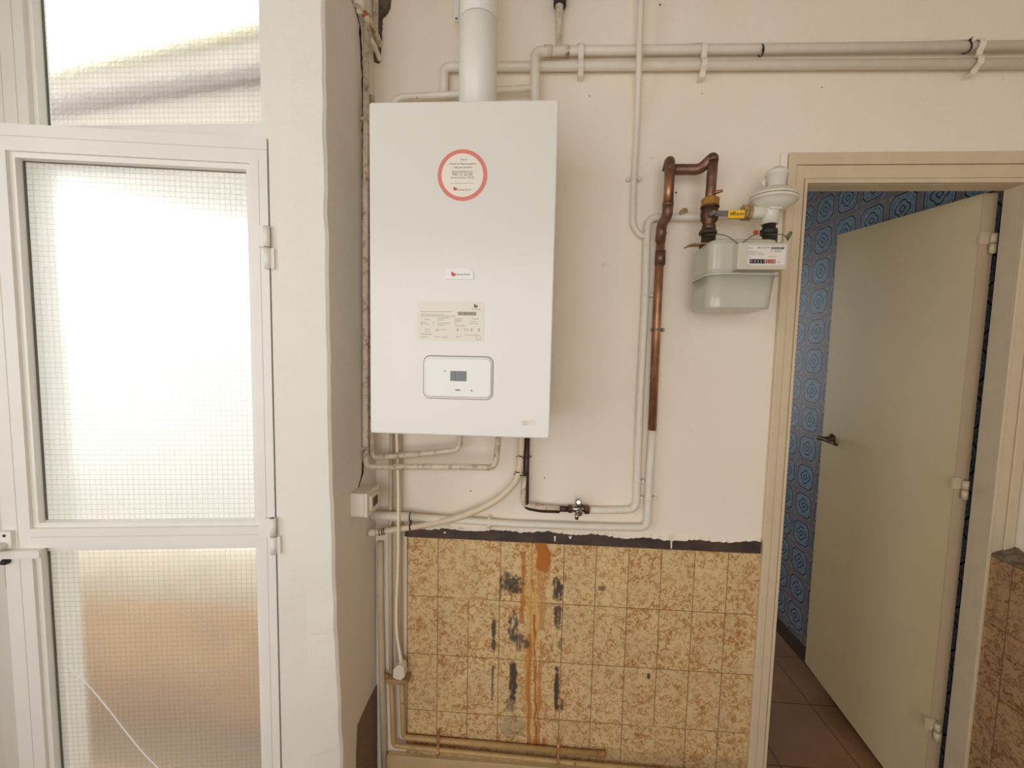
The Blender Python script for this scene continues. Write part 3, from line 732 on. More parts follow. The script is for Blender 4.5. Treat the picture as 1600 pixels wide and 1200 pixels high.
# ---- outdoors behind the glazed door
struct('terrace_ground', MB().box(-9, 0.2, .25, 9, -.75, -.65), MAT['terrace'])
pz = at(250, 957, .9).z
struct('wall_parapet', MB().box(-6, -.385, .9, 1.02, -.66, pz), MAT['parapet'])
struct('wall_garden', MB().box(-9, .2, 3.0, 3.2, -.66, 1.70), MAT['garden_wall'])
pz2 = at(250, 850, 1.6).z
struct('wall_planter', MB().box(-7, -.385, 1.6, 1.72, -.66, pz2), plain('warm_render', (244, 232, 210), 0.9, var=0.2, scale=8))
fa = [at(40, 126, 2.2), at(440, 42, 1.0), at(440, 360, 1.0), at(40, 291, 2.2)]
nrm = (fa[1] - fa[0]).cross(fa[3] - fa[0]).normalized()
if nrm.y < 0: nrm = -nrm
fm = struct('trim_12', MB().prism(fa, nrm * .08), MAT['fascia'])
def quad_on(uv, t0, t1, mat, name):
    def S(u, v): return (fa[0].lerp(fa[1], u)).lerp(fa[3].lerp(fa[2], u), v)
    return link(name, MB().prism([S(*k) - nrm * t0 for k in uv], nrm * (t0 + t1)), mat, fm)
quad_on([(0, -.03), (1, -.03), (1, .03), (0, .05)], .03, .10, MAT['fascia_edge'], 'mossy_capping')
quad_on([(0, .26), (1, .20), (1, .26), (0, .38)], .05, .0, MAT['fascia_dark'], 'eave_shadow_strip')  # strip coloured dark in place of the eave's shadow on the fascia

# ================================================================== THE BOILER
BX0, BX1, BZ0, BZ1, BY = -.2629, .1551, 1.345, 2.085, -.3323
bo = thing('boiler', 'white wall-hung gas boiler with a red ringed round sticker on its front', 'boiler', (BX0 + .209, -.16, BZ0))
link('casing', MB().rbox(BX0, BX1, BY, -.012, BZ0, BZ1, .006, 4), MAT['boiler'], bo)
def bp(px, py): return at(px, py, BY)
# round sticker
c = bp(722.5, 274); R = .0555
s = MB(); s.lathe((c.x, BY, c.z), [(R, 0), (R, .0006)], 56, axis=(0, -1, 0)); rs = link('round_sticker', s, MAT['sticker'], bo, label='round sticker with a thick red ring')
s = MB(); n = 64
for i in range(n):
    t0, t1 = 2 * PI * i / n, 2 * PI * (i + 1) / n
    ro, ri = R * .995, R * .84
    s.add([(c.x + r * math.cos(t), BY - .0009, c.z + r * math.sin(t)) for t, r in ((t0, ri), (t0, ro), (t1, ro), (t1, ri))], [(0, 1, 2, 3)])
link('red_ring', s, MAT['sticker_red'], rs)
s = MB(); yy = BY - .0010
def ln(body, px, py, size, sq=1.0): p = bp(px, py); s.text(body, (p.x, p.z - size * .35), size, yy, 'CENTER', sq)
ln('Para la', 725, 249.5, .0055); ln('\u2022 Puesta en Marcha gratuita', 722.5, 256, .0060, .93); ln('\u2022 Alta de Garant\u00eda', 722.5, 261.5, .0058)
ln('llame inmediatamente al', 722.5, 267.8, .0052, .9); ln('902 12 22 02', 722.5, 272.3, .0090, .95); ln('Servicio t\u00e9cnico Oficial', 722.5, 277.4, .0056)
p = bp(722, 286.5); s.rect(p.x - .026, p.x + .026, p.z - .0002, p.z + .0002, BY - .0008)
ln('Saunier Duval', 725.5, 296.5, .0052)
link('printed_text', s, MAT['ink'], rs)
def logo(mb, x, z, r, y):
    # round red mark with a notch cut out of its upper right, like a bud
    pts = []
    for k in range(26):
        t = PI * .98 + PI * 1.16 * k / 25; pts.append((x + r * math.cos(t), y, z + r * math.sin(t)))
    pts += [(x + r * .55, y, z + r * .25), (x + r * .25, y, z + r * .05), (x + r * .1, y, z + r * .35), (x - r * .1, y, z + r * .75), (x - r * .55, y, z + r * 1.0), (x - r * .85, y, z + r * .7)]
    mb.prism(pts, (0, -.0004, 0))
p = bp(711.5, 295); s = MB(); logo(s, p.x, p.z, .0042, BY - .0008); link('logo', s, MAT['logo_red'], rs)
# brand badge
a, b = bp(697, 436.5), bp(740, 420)
s = MB(); pts = [(a.x, BY, a.z), (b.x, BY, a.z), (b.x, BY, b.z - .008), (b.x - .012, BY, b.z), (a.x, BY, b.z)]; s.prism(pts, (0, -.003, 0)); bg = link('badge', s, MAT['panel'], bo)
p = bp(709, 428.6); s = MB(); logo(s, p.x, p.z, .0052, BY - .0033); link('logo', s, MAT['logo_red'], bg)
p = bp(714, 428.8); s = MB(); s.text('Saunier Duval', (p.x, p.z - .0022), .0062, BY - .0034, 'LEFT', .86); link('printed_text', s, MAT['ink'], bg)
# rating label
a, b = bp(651.5, 532), bp(757, 472)
s = MB(); s.rect(a.x, b.x, a.z, b.z, BY, .0005); rl = link('rating_label', s, MAT['label_cream'], bo, label='cream rating label with fine print')
y = BY - .0007; s = MB(); d = MB(); rnd = random.Random(9)
def bar(mb, px0, px1, py, h=.0011): p, q = bp(px0, py), bp(px1, py); mb.box(p.x, q.x, y - .0002, y, p.z - h / 2, p.z + h / 2)
for py, xa, xb in ((487, 657, 706), (491.5, 658, 694), (494, 657, 711), (499.5, 663, 671), (500, 684, 693), (503.5, 657, 665), (506, 657, 671), (497, 684, 702), (505, 684, 703), (508, 684, 696), (498, 712, 722), (500.5, 712, 721), (502.5, 712, 719), (509, 712, 728), (498.5, 737, 748), (502.5, 737, 743), (505.5, 733, 748), (514.5, 664, 672), (518, 664, 672), (515, 689, 697), (522, 658, 675), (526.5, 658, 669), (526.5, 679, 687), (527, 690, 700), (526, 712, 719), (523.5, 727, 745)):
    x = xa
    while x < xb:
        w = rnd.uniform(1.2, 3.6); bar(s, x, min(x + w, xb), py, .0013); x += w + .5
p, q = bp(710.8, 508), bp(711.4, 496); s.box(p.x, q.x, y - .0002, y, p.z, q.z)
p = bp(708, 530); q = bp(709, 496)
def ringo(mb, px, py, r, w): 
    c = bp(px, py)
    for i in range(16):
        t0, t1 = 2 * PI * i / 16, 2 * PI * (i + 1) / 16
        mb.add([(c.x + k * math.cos(t), y - .0002, c.z + k * math.sin(t)) for t, k in ((t0, r - w), (t0, r), (t1, r), (t1, r - w))], [(0, 1, 2, 3)])
ringo(s, 747.5, 527.5, .0052, .0009)
link('fine_print', s, MAT['ink_soft'], rl)
p = bp(741.5, 493.5); x = bp(715.5, 490).x; z0, z1 = bp(730, 492.8).z, bp(730, 487.3).z
while x < bp(744, 490).x:
    w = rnd.choice((.0006, .0011, .0017)); d.box(x, x + w, y - .0002, y, z0, z1); x += w + rnd.choice((.0006, .001))
link('barcode', d, MAT['logo_grey'], rl)
for tx, px, py, sz in (('!', 677.5, 505.5, .010), ('CE', 683, 515.5, .0075), ('II', 715, 515.5, .0085), ('I', 726, 515.5, .0085), ('5', 730, 515.5, .0075), ('0', 737, 515.5, .0095), ('8', 748.5, 515.5, .0085)):
    p = bp(px, py); d = MB(); d.text(tx, (p.x, p.z - sz * .35), sz, y - .0002, 'CENTER', .9); link('printed_symbol', d, MAT['logo_grey'], rl)
p = bp(744, 483.2); d = MB(); d.text('Saunier Duval', (p.x, p.z - .001), .0040, y - .0002, 'CENTER', .9); link('printed_text', d, MAT['logo_grey'], rl)
p = bp(743.5, 478); s = MB(); logo(s, p.x, p.z, .0046, y); link('logo', s, MAT['logo_grey'], rl)
# control panel: recessed rounded fascia with a small display
a, b = bp(661, 622.5), bp(771.5, 557)
cpn = link('control_panel', MB().rbox(a.x, b.x, BY - .0016, BY + .004, a.z, b.z, .016, 8), MAT['ring'], bo)
link('panel_rim', MB().rbox(a.x + .0016, b.x - .0012, BY - .0022, BY + .004, a.z + .0012, b.z - .0020, .0150, 8), MAT['boiler'], cpn)
link('panel_groove', MB().rbox(a.x + .0042, b.x - .0022, BY - .0025, BY + .004, a.z + .0036, b.z - .0046, .0138, 8), MAT['ring'], cpn)
link('panel_face', MB().rbox(a.x + .0054, b.x - .0042, BY - .0040, BY + .004, a.z + .0052, b.z - .0056, .0125, 8), MAT['panel'], cpn)
a, b = bp(704, 595), bp(729.5, 580)
link('display_screen', MB().box(a.x, b.x, BY - .0044, BY, a.z, b.z), MAT['screen'], cpn)
for nm, px0, px1, py0, py1 in (('display_divider', 711.7, 712.5, 580, 595), ('panel_mark', 712, 719.5, 608.4, 610), ('panel_mark', 736, 738.5, 609.2, 610.8), ('panel_mark', 694.5, 697, 579, 580.6)):
    p, q = bp(px0, py1), bp(px1, py0); link(nm, MB().box(p.x, q.x, BY - .0047, BY - .0038, p.z, q.z), MAT['logo_grey'], cpn)
a, b = bp(813, 664.5), bp(836.5, 656.5)
ml = link('small_label', MB().rect(a.x, b.x, a.z, b.z, BY, .0005), MAT['label_cream'], bo)
s = MB(); p = bp(820, 659.3); s.text('THEMA', (p.x, p.z - .0012), .0034, BY - .0007, 'CENTER', .95); p = bp(820, 662.6); s.text('condens', (p.x, p.z - .0012), .0034, BY - .0007, 'CENTER', .95); link('printed_text', s, MAT['ink'], ml)

# ---- flue
FY = -.175
c = at(747, 100, FY); fx = c.x; fr_ = .0475
fl = thing('flue_pipe', 'thick white vertical flue pipe rising from the boiler top', 'pipe', (fx, FY, BZ1))
zj = at(746, 10, FY - fr_).z
link('lower_section', MB().lathe((fx, FY, BZ1 - .002), [(fr_, 0), (fr_, zj - BZ1 - .004), (fr_ - .001, zj - BZ1 - .001)], 48), MAT['flue'], fl)
link('upper_section', MB().lathe((fx, FY, zj - .002), [(fr_ - .0012, 0), (fr_ + .0006, .002), (fr_ + .0006, Z_CEIL - zj - .03)], 48), MAT['flue'], fl)
a = at(709, 34, -.06); b = at(717.5, 0, -.06)
ms = thing('hanger_strap', 'thin flat white metal strip hanging left of the flue pipe', 'strap', (a.x, -.06, a.z))
link('strip', MB().rbox(a.x, b.x, -.062, -.056, a.z, Z_CEIL, .002), MAT['flue'], ms)
p = at(713, 29, -.063); link('screw', MB().lathe((p.x, -.062, p.z), [(.0035, 0), (.0035, .0015), (.002, .003)], 12, axis=(0, -1, 0)), MAT['steel'], ms)

# ================================================================== PIPES
def pipe(name, pts, r, mat, label, y=None, fil=.03, n=14, cat='pipe', group=None):
    yy = -(r + .005) if y is None else y
    return solo(name, MB().tube(fillet(px_path(pts, yy), fil), r, n), mat, label, cat, group)
# A / B: two heating pipes along the top
XE = 1.518
def run_right(px0, py0, py1, y):   # a straight run ending at the right wall
    a = at(px0, py0, y); b = at(1600, py1, y); d = b - a; return [a, a + d * ((XE - a.x) / d.x)]
up = [at(836, 175, -.057), at(836, 81, -.057), at(855, 80.3, -.046), at(884, 79.8, -.0255), at(905, 79.6, -.024), run_right(860, 80, 72.2, -.024)[1]]
hp = thing('heating_pipe', 'upper of the two white pipes along the wall top, elbowing down behind the boiler', 'pipe', (up[0].x, -.03, up[0].z))
link('tube', MB().tube(fillet(up, .022), .0130, 16), MAT['pipe'], hp)
for px, w in ((856, .012), (884, .010)):
    a = at(px, 79.9, -.045 if px < 870 else -.026); cp = MB(); cp.lathe((a.x - w, a.y, a.z), [(.0136, 0), (.0150, .002), (.0150, 2 * w - .002), (.0136, 2 * w)], 16, axis=(1, 0, -.012)); link('coupling', cp, MAT['pipe_dirty'], hp)
lo = [at(693.5, 152, -.024), at(694, 104.5, -.024)] + [run_right(710, 105.5, 99.2, -.024)[1]]
solo('heating_pipe', MB().tube(fillet(lo, .02), .0128, 16), MAT['pipe'], 'lower of the two white pipes along the wall top, passing behind the flue', 'pipe')
pipe('thin_pipe', [(612, 176), (617, 156), (628, 151.5), (715, 147), (775, 141), (834, 137, -.057)], .0088, MAT['pipe'], 'thin sloping white pipe just above the boiler top, behind the flue', y=-.045, fil=.02)
bl = thing('vent_pipe', 'short stained white pipe dropping onto the upper heating pipe from above', 'pipe', at(872, 70, -.024))
a, b, c = at(872.3, 74, -.024), at(873.5, 30, -.024), at(874.5, -60, -.024)
link('tube', MB().tube([a, a.lerp(b, .3), b, at(874, 8, -.024), Vector((c.x, c.y, Z_CEIL - .01))], [.0062, .0072, .0095, .0118, .0118], 14), MAT['pipe_dirty'], bl)
link('insulation_sleeve', MB().tube([at(874.8, 9.5, -.024), Vector((c.x, c.y, Z_CEIL))], .0175, 16), MAT['dark_sleeve'], bl, label='dark foam sleeve')
# E: slim pipe crossing in front of both, joining the gas pipe
pe = [(1004, -60, -.050), (1002, 0, -.050), (999.5, 66, -.050), (998, 122, -.050), (996.5, 170, -.022), (994.5, 210, -.014), (990.5, 279, -.014), (988.5, 352, -.014), (1000, 368, -.014), (1009, 369, -.014)]
pe_ = px_path(pe, 0); pe_[0] = Vector((pe_[1].x, pe_[1].y, Z_CEIL))
solo('slim_pipe', MB().tube(fillet(pe_, .03), .0082, 14), MAT['pipe'], 'slim white vertical pipe crossing in front of the two top pipes', 'pipe')
# F: gas pipe from regulator round to the shut-off valve
gp = [(1163, 336, -.075), (1112, 338.5, -.045), (1060, 339.5, -.018), (1013, 340, -.016), (1010.5, 372, -.016), (1008, 470, -.016), (999, 640, -.016), (994, 796.5, -.016), (950, 797.5, -.016), (919, 797, -.016)]
gpt = thing('gas_pipe', 'white pipe from behind the copper riser down to the small chrome valve', 'pipe', at(996, 797, -.016))
link('tube', MB().tube(fillet(px_path(gp, 0), .028), .0108, 14), MAT['pipe'], gpt)
t_ = MB(); pts = [at(1068.5 + 6.2 * math.cos(k * PI / 8) + 2.2 * math.sin(k * PI / 8), 332 - 7.5 * math.sin(k * PI / 8), -.031) for k in range(16)]
t_.prism(pts, (0, .012, 0)); link('bare_patch', t_, MAT['strap'], gpt, label='oval brown patch')
# G: copper riser from the meter, painted white below
RY = -.021
cg = thing('copper_pipe', 'copper riser looping up from the meter, painted white lower down', 'pipe', at(1018, 672, RY))
top_in = [(1108, 330, -.105), (1112, 275, -.105), (1114, 247, -.103), (1100, 258, -.090), (1088, 265, -.075), (1050, 264, -.062)]
P1 = px_path(top_in, 0)
loop = [P1[0], at(1112, 290, -.105), at(1114, 246, -.105), at(1092, 264, -.085), at(1046, 263.5, -.068), at(1043, 330, -.062)]
r1 = .0128
link('meter_drop', MB().tube(fillet([P1[0], at(1111.5, 285, -.105), at(1114.5, 248, -.105)], .01), r1, 16), MAT['copper_dark'], cg)
link('cross_tube', MB().tube(fillet([at(1114, 252, -.105), at(1114, 246, -.105), at(1093, 265, -.080), at(1076, 265, -.075), at(1040, 265, -.066)], .020), r1 + .0012, 16), MAT['copper_dark'], cg)
link('riser_top', MB().tube(fillet([at(1042, 268, -.060), at(1046.5, 250, -.075), at(1047, 258, -.085), at(1043.5, 328, -.078)], .016), r1 + .0006, 16), MAT['copper_dark'], cg)
link('riser', MB().tube([at(1046.5, 265, -.085), at(1043, 325, -.079)], r1, 16), MAT['copper'], cg)
link('offset_bend', MB().tube(fillet([at(1043.2, 318, -.079), at(1043, 337, -.077), at(1033.5, 352, -.040), at(1032, 378, -.028)], .022), r1 + .0012, 16), MAT['copper_dark'], cg)
link('riser_tube', MB().tube([at(1033, 366, -.029), at(1027, 480, -.024), at(1019, 672, RY)], r1 - .0006, 16), MAT['copper'], cg)
for px0, py0, px1, py1, y0, y1 in ((1032.2, 392, 1031.2, 414, -.027, -.026), (1044, 316, 1043.7, 322, -.080, -.079), (1033.6, 362, 1033.2, 367, -.030, -.029)):
    cb = MB(); cb.tube([at(px0, py0, y0), at(px1, py1, y1)], r1 + .0018, 16); link('coupling', cb, MAT['copper_dark'], cg)
wt = [at(1019.2, 668, RY), at(1014.5, 745, -.018), at(1011, 824.5, -.018), at(950, 823.5, -.018), at(800, 818.5, -.018), at(720, 813, -.024), at(640, 807.5, -.042)]
link('painted_tube', MB().tube(fillet(wt, .024), .0112, 14), MAT['pipe'], cg, label='white painted lower run')
link('sleeve', MB().tube([at(644, 808, -.042), Vector((-.380, -.042, at(578, 805, -.042).z))], .0140, 14), MAT['pipe'], cg)
nb = MB(); nb.tube([at(1112, 302, -.112), at(1129, 298, -.128)], [.0058, .0032], 10); link('test_nipple', nb, MAT['copper'], cg)

# ball valve with yellow lever under the copper drop
bv = thing('ball_valve', 'bronze ball valve with a yellow lever on top of the gas meter', 'valve', at(1107, 358, -.105))
v0 = at(1107, 358, -.105); vx = at(1108.5, 335, -.105).x; zt = at(1109, 308, -.105).z; zb_ = at(1107, 361, -.105).z; H = zt - zb_
link('body', MB().lathe((vx, -.105, zb_), [(.017, 0), (.017, .012), (.015, .018), (.021, .028), (.0225, .045), (.020, .060), (.0165, .066), (.0165, H - .02)], 20), MAT['bronze'], bv)
link('union_nut', MB().lathe((vx, -.105, zt - .024), [(.021, 0), (.0225, .002), (.0225, .020), (.020, .022)], 6), MAT['brass'], bv)
link('flange', MB().lathe((vx, -.105, zt - .029), [(.0235, 0), (.0235, .004)], 20), MAT['bronze'], bv)
link('bottom_nut', MB().lathe((vx - .001, -.105, at(1107, 366, -.105).z), [(.024, 0), (.0235, .005), (.017, .014)], 8), MAT['black_iron'], bv)
lz = at(1115, 334, -.135).z; la = at(1112, 334, -.137); lb_ = at(1137, 333.5, -.137); lc = at(1162.5, 334, -.137)
link('lever', MB().rbox(la.x - .004, lb_.x + .012, -.139, -.135, lz - .007, lz + .007, .003), MAT['steel'], bv)
link('stem_nut', MB().lathe((la.x + .002, -.120, lz), [(.0085, 0), (.0085, .022), (.005, .026)], 6, axis=(0, -1, 0)), MAT['steel'], bv)
gz = (at(1150, 341.5, -.14).z + at(1150, 328, -.14).z) / 2
gr_ = link('lever_grip', MB().rbox(lb_.x, lc.x, -.1425, -.132, gz - .0105, gz + .0105, .003), MAT['yellow'], bv)
s = MB(); s.text('Base', ((lb_.x + lc.x) / 2 + .004, gz - .0035), .0135, -.1430, 'CENTER', 1.15); s.ring((lb_.x + .007, -.1428, gz), .0028, .0008, (0, 1, 0), 14, 6); link('printed_text', s, MAT['ink_dark'], gr_)

# ---- gas meter
MYF, MYB = -.190, -.052
mx0 = at(1081, 430, -.062).x; mx1 = at(1217, 430, MYF).x; mzs = at(1150, 428.5, MYF).z; mzt = at(1150, 371, MYF).z; mzb = at(1150, 482, MYF).z
gm = thing('gas_meter', 'grey-green domestic gas meter hanging beside the cream door casing', 'meter', ((mx0 + mx1) / 2, -.11, mzb))
link('upper_housing', MB().rbox(mx0, mx1 + .004, MYF, MYB, mzs, mzt, .028, 8, axis='z'), MAT['meter'], gm)
def tapered(mb, x0, x1, y0, y1, z0, z1, r, tx):
    n = 8; rings = [(z0, .004), (z0 + .0015, .001), (z0 + .004, 0), (z1, 0)]
    base = len(mb.v); m = 0
    for z, ins in rings:
        t = tx * (z1 - z) / (z1 - z0); pts = []
        for cx, cy_, st_ in ((x1 - t - r, y1 - r, 0), (x0 + r, y1 - r, 1), (x0 + r, y0 + r, 2), (x1 - t - r, y0 + r, 3)):
            for k in range(n + 1):
                a = (st_ + k / n) * PI / 2; pts.append((cx + (r - ins) * math.cos(a), cy_ + (r - ins) * math.sin(a), z))
        m = len(pts); mb.v += pts
    for k in range(len(rings) - 1):
        for i in range(m):
            j = (i + 1) % m; mb.f.append((base + k * m + i, base + k * m + j, base + (k + 1) * m + j, base + (k + 1) * m + i)); mb.sm.append(True)
    mb.f.append(tuple(base + i for i in range(m))[::-1]); mb.sm.append(False); mb.f.append(tuple(base + (len(rings) - 1) * m + i for i in range(m))); mb.sm.append(False)
    return mb
link('lower_housing', tapered(MB(), mx0, mx1 + .002, MYF, MYB, mzb, mzs, .030, .010), MAT['meter'], gm)
link('seam_flange', MB().rbox(mx0 - .006, mx1 + .010, MYF - .006, MYB + .004, mzs - .002, mzs + .0025, .030, 8, axis='z'), MAT['meter'], gm)
cx0, cx1 = at(1153, 400, MYF - .028).x, at(1231, 400, MYF - .028).x; cz0, cz1 = at(1190, 421, MYF - .028).z, at(1190, 379, MYF - .028).z
ct = link('index_box', MB().rbox(cx0, cx1, MYF - .028, MYF + .004, cz0, cz1, .004, 3), MAT['counter'], gm)
yl = MYF - .0285
def mp(px, py): return at(px, py, yl)
a, b = mp(1167.5, 414), mp(1228, 384); link('index_label', MB().rect(a.x, b.x, a.z, b.z, yl + .0002, .0006), MAT['meter_label'], ct)
yt = yl - .0006; s = MB()
for tx, px, py, sz, al in (('Elster', 1169, 387.2, .0050, 'LEFT'), ('BK-G4 M', 1183.5, 387, .0072, 'LEFT'), ('Qmax 6 m\u00b3/h', 1168.5, 392.6, .0036, 'LEFT'), ('Qmin 0,04 m\u00b3/h', 1168.5, 395.2, .0036, 'LEFT'), ('pmax 0,5 bar', 1168.5, 397.6, .0036, 'LEFT'), ('V 2 dm\u00b3', 1185, 395.2, .0036, 'LEFT'), ('EN 1359', 1185, 398, .0036, 'LEFT'), ('1 imp = 0,01 m\u00b3', 1199, 400.6, .0034, 'LEFT'), ('m\u00b3', 1215, 409.5, .0058, 'LEFT'), ('CE', 1169, 402.6, .0044, 'LEFT'), ('Nr. 20134852', 1204, 392.6, .0044, 'LEFT'), ('www.', 1167, 414, .0032, 'LEFT')):
    p = mp(px, py); s.text(tx, (p.x, p.z - sz * .35), sz, yt, al)
x = mp(1204, 388).x; z0, z1 = mp(1215, 389.8).z, mp(1215, 386).z; rnd = random.Random(4)
while x < mp(1225.5, 388).x: w = rnd.choice((.0005, .0009, .0013)); s.box(x, x + w, yt - .0002, yt, z0, z1); x += w + rnd.choice((.0005, .0009))
link('printed_text', s, MAT['ink_dark'], ct)
a, b = mp(1171, 411.6), mp(1195.5, 405.3); dr = link('digit_window', MB().rect(a.x, b.x, a.z, b.z, yt, .0008), MAT['rubber'], ct)
s = MB()
for k, ch_ in enumerate('04527'): p = mp(1174 + 4.9 * k, 408.4); s.text(ch_, (p.x, p.z - .0027), .0076, yt - .0010, 'CENTER')
link('digits', s, MAT['meter_label'], dr)
a, b = mp(1196.3, 411.6), mp(1211.5, 405.6); rd = link('decimal_window', MB().rect(a.x, b.x, a.z, b.z, yt, .0008), plain('index_red', (176, 84, 70), .4), ct)
s = MB()
for k, ch_ in enumerate('318'): p = mp(1198.6 + 5 * k, 408.6); s.text(ch_, (p.x, p.z - .0025), .0068, yt - .0010, 'CENTER')
link('digits', s, MAT['meter_label'], rd)
# connection nipples
for px in (1107, 1203):
    p = at(px, 366, -.105); s = MB().lathe((p.x, -.105, mzt - .004), [(.022, 0), (.022, .010), (.018, .012), (.018, p.z - mzt + .010)], 20); link('connection_nipple', s, MAT['black_iron'], gm)
# bracket across the meter top, lead seals
a = at(1076, 376, -.13); b = at(1232, 368, -.13)
zbr = mzt + .001
br = thing('meter_bracket', 'rusty tan flat bracket lying across the top of the gas meter', 'bracket', ((a.x + b.x) / 2, -.105, zbr))
link('flat_bar', MB().prism([(a.x, -.125, zbr - .003), (a.x + .012, -.125, zbr + .002), (mx0 + .03, -.125, zbr + .0045), (b.x - .012, -.125, zbr + .0045), (b.x - .012, -.125, zbr + .0015), (mx0 + .03, -.125, zbr + .0015), (a.x + .012, -.125, zbr - .001), (a.x, -.125, zbr - .006)], (0, .030, 0)), MAT['strap'], br)
sl = thing('seal_wire', 'green lead-seal wire looping over the front of the gas meter', 'wire', at(1155, 380, MYF - .004))
yw = MYF - .005
link('wire', MB().tube(smooth_path([at(1103, 367, -.13), at(1120, 366, -.16), at(1135, 368.5, yw), at(1147, 376, yw), at(1154, 381, yw), at(1158, 380.5, yw), at(1168, 374, yw), at(1180, 366.5, -.15), at(1196, 366, -.13)], 5), .0011, 6), MAT['green_wire'], sl)
link('wire_tail', MB().tube(smooth_path([at(1196, 366, -.13), at(1214, 366, -.15), at(1224, 367, -.16), at(1229, 372, -.16), at(1231, 375, -.16), at(1235, 368, -.16), at(1238, 362, -.16)], 5), .0011, 6), MAT['green_wire'], sl)
p = at(1181, 363, -.15); link('seal', MB().lathe((p.x, -.15, p.z), [(.0055, -.002), (.006, 0), (.0055, .002)], 14, axis=(0, -1, .3)), MAT['seal_red'], sl)
tg = MB(); tg.prism([at(1229, 368, -.150), at(1235, 361, -.150), at(1239, 362.5, -.150), at(1232, 376, -.150)], (0, .003, 0)); link('seal_tag', tg, MAT['steel'], sl)

# ---- pressure regulator
rg = thing('pressure_regulator', 'cream disc-shaped gas regulator standing on the right side of the meter', 'regulator', at(1203, 352, -.105))
rx = at(1208.5, 309, -.105).x; zd = at(1208, 312, -.105).z; bx_ = at(1204, 335, -.105).x
link('diaphragm_housing', MB().lathe((rx, -.105, zd), [(.020, -.030), (.036, -.023), (.048, -.013), (.0525, -.006), (.0555, -.0055), (.0575, -.004), (.0575, .0005), (.0550, .0015), (.0550, .003), (.0570, .004), (.0570, .008), (.0545, .0095), (.048, .015), (.039, .0225), (.028, .027), (.024, .029)], 40, axis=(.06, .0, 1)), MAT['regulator'], rg)
link('rim_shade_ring', MB().lathe((rx, -.105, zd), [(.0562, .0010), (.0564, .0012), (.0564, .0034), (.0562, .0036)], 40, axis=(.06, .0, 1)), MAT['strap'], rg)  # brown ring whose colour stands in for the shading at the disc rim
zc = at(1211, 299, -.105).z
link('spring_cap', MB().lathe((rx + .002, -.105, zc - .008), [(.0235, 0), (.0235, .046), (.0275, .048), (.0275, .056), (.024, .060), (.014, .063), (.013, .068), (.004, .070)], 28, axis=(.06, 0, 1)), MAT['regulator'], rg)
s = MB(); s.lathe(at(1194.5, 291, -.115), [(.004, 0), (.0035, .014), (.002, .016)], 10, axis=(-.35, 0, 1)); link('breather_nipple', s, MAT['regulator'], rg)
z0 = at(1203, 351, -.105).z; z1_ = zd - .024
link('body', MB().lathe((bx_ - .002, -.105, z0), [(.0205, 0), (.0205, .022), (.0215, .024), (.0215, z1_ - z0 - .002), (.024, z1_ - z0 + .004)], 28), MAT['regulator'], rg)
bd_ = MB(); xa = at(1172, 333, -.105).x; zi = at(1182, 332.5, -.105).z
bd_.lathe((xa, -.105, zi), [(.0155, 0), (.0165, .002), (.0165, bx_ - xa)], 20, axis=(1, 0, 0)); bd_.rbox(bx_ - .014, bx_ + .016, -.130, -.095, zi + .002, zi + .016, .003)
link('inlet_arm', bd_, MAT['regulator'], rg)
xn = at(1163, 333, -.105).x
link('inlet_nut', MB().lathe((xn - .006, -.105, zi), [(.019, 0), (.0205, .002), (.0205, .010), (.017, .012), (.021, .013), (.021, xa - xn + .006)], 8, axis=(1, 0, 0)), MAT['strap'], rg)
zn = at(1203, 364, -.105).z
link('outlet_nut', MB().lathe((bx_ - .002, -.105, zn - .004), [(.021, 0), (.021, .012), (.016, .014), (.016, z0 - zn + .006)], 10), MAT['rubber'], rg)

# ---- pipes left of and below the boiler
NY = -.105
solo('flow_pipe', MB().tube(fillet([at(572.5, 28, NY), at(571, 400, NY), at(571, 690, NY), at(572, 729.5, NY), at(700, 729.3, NY), at(774, 730.5, NY), at(780, 672, NY)], .022), .0085, 14), MAT['pipe_dirty'],
     'grimy white pipe down the boiler\'s left side, lower of two runs under the boiler', 'pipe')
N2Y = -.075
solo('return_pipe', MB().tube(fillet([at(581, 150, N2Y), at(580, 690, N2Y), at(581, 715.5, N2Y), at(655, 709.5, N2Y), at(718, 703, N2Y), at(719.5, 672, N2Y)], .022), .0085, 14), MAT['pipe_dirty'],
     'grimy white pipe, upper of two runs under the boiler, elbowing up near its middle', 'pipe')
for px, py, lab in ((566.5, 187, 'white screw clip on the grimy left pipe near the boiler top'), (566.5, 700, 'white screw clip on the grimy left pipe below the boiler')):
    p = at(px, py, NY); q = at(571.5, py, NY); s = MB(); s.ring(q, .0095, .0016, (0, 0, 1), 18, 6, 2.2); s.tube([q + Vector((-.008, 0, 0)), Vector((-.3815, NY + .004, p.z))], .0030, 10); s.lathe(p + Vector((0, -.003, 0)), [(.0045, 0), (.0045, .004)], 10, axis=(0, -1, 0))
    solo('pipe_clip', s, MAT['pipe_dirty'], lab, 'clip')
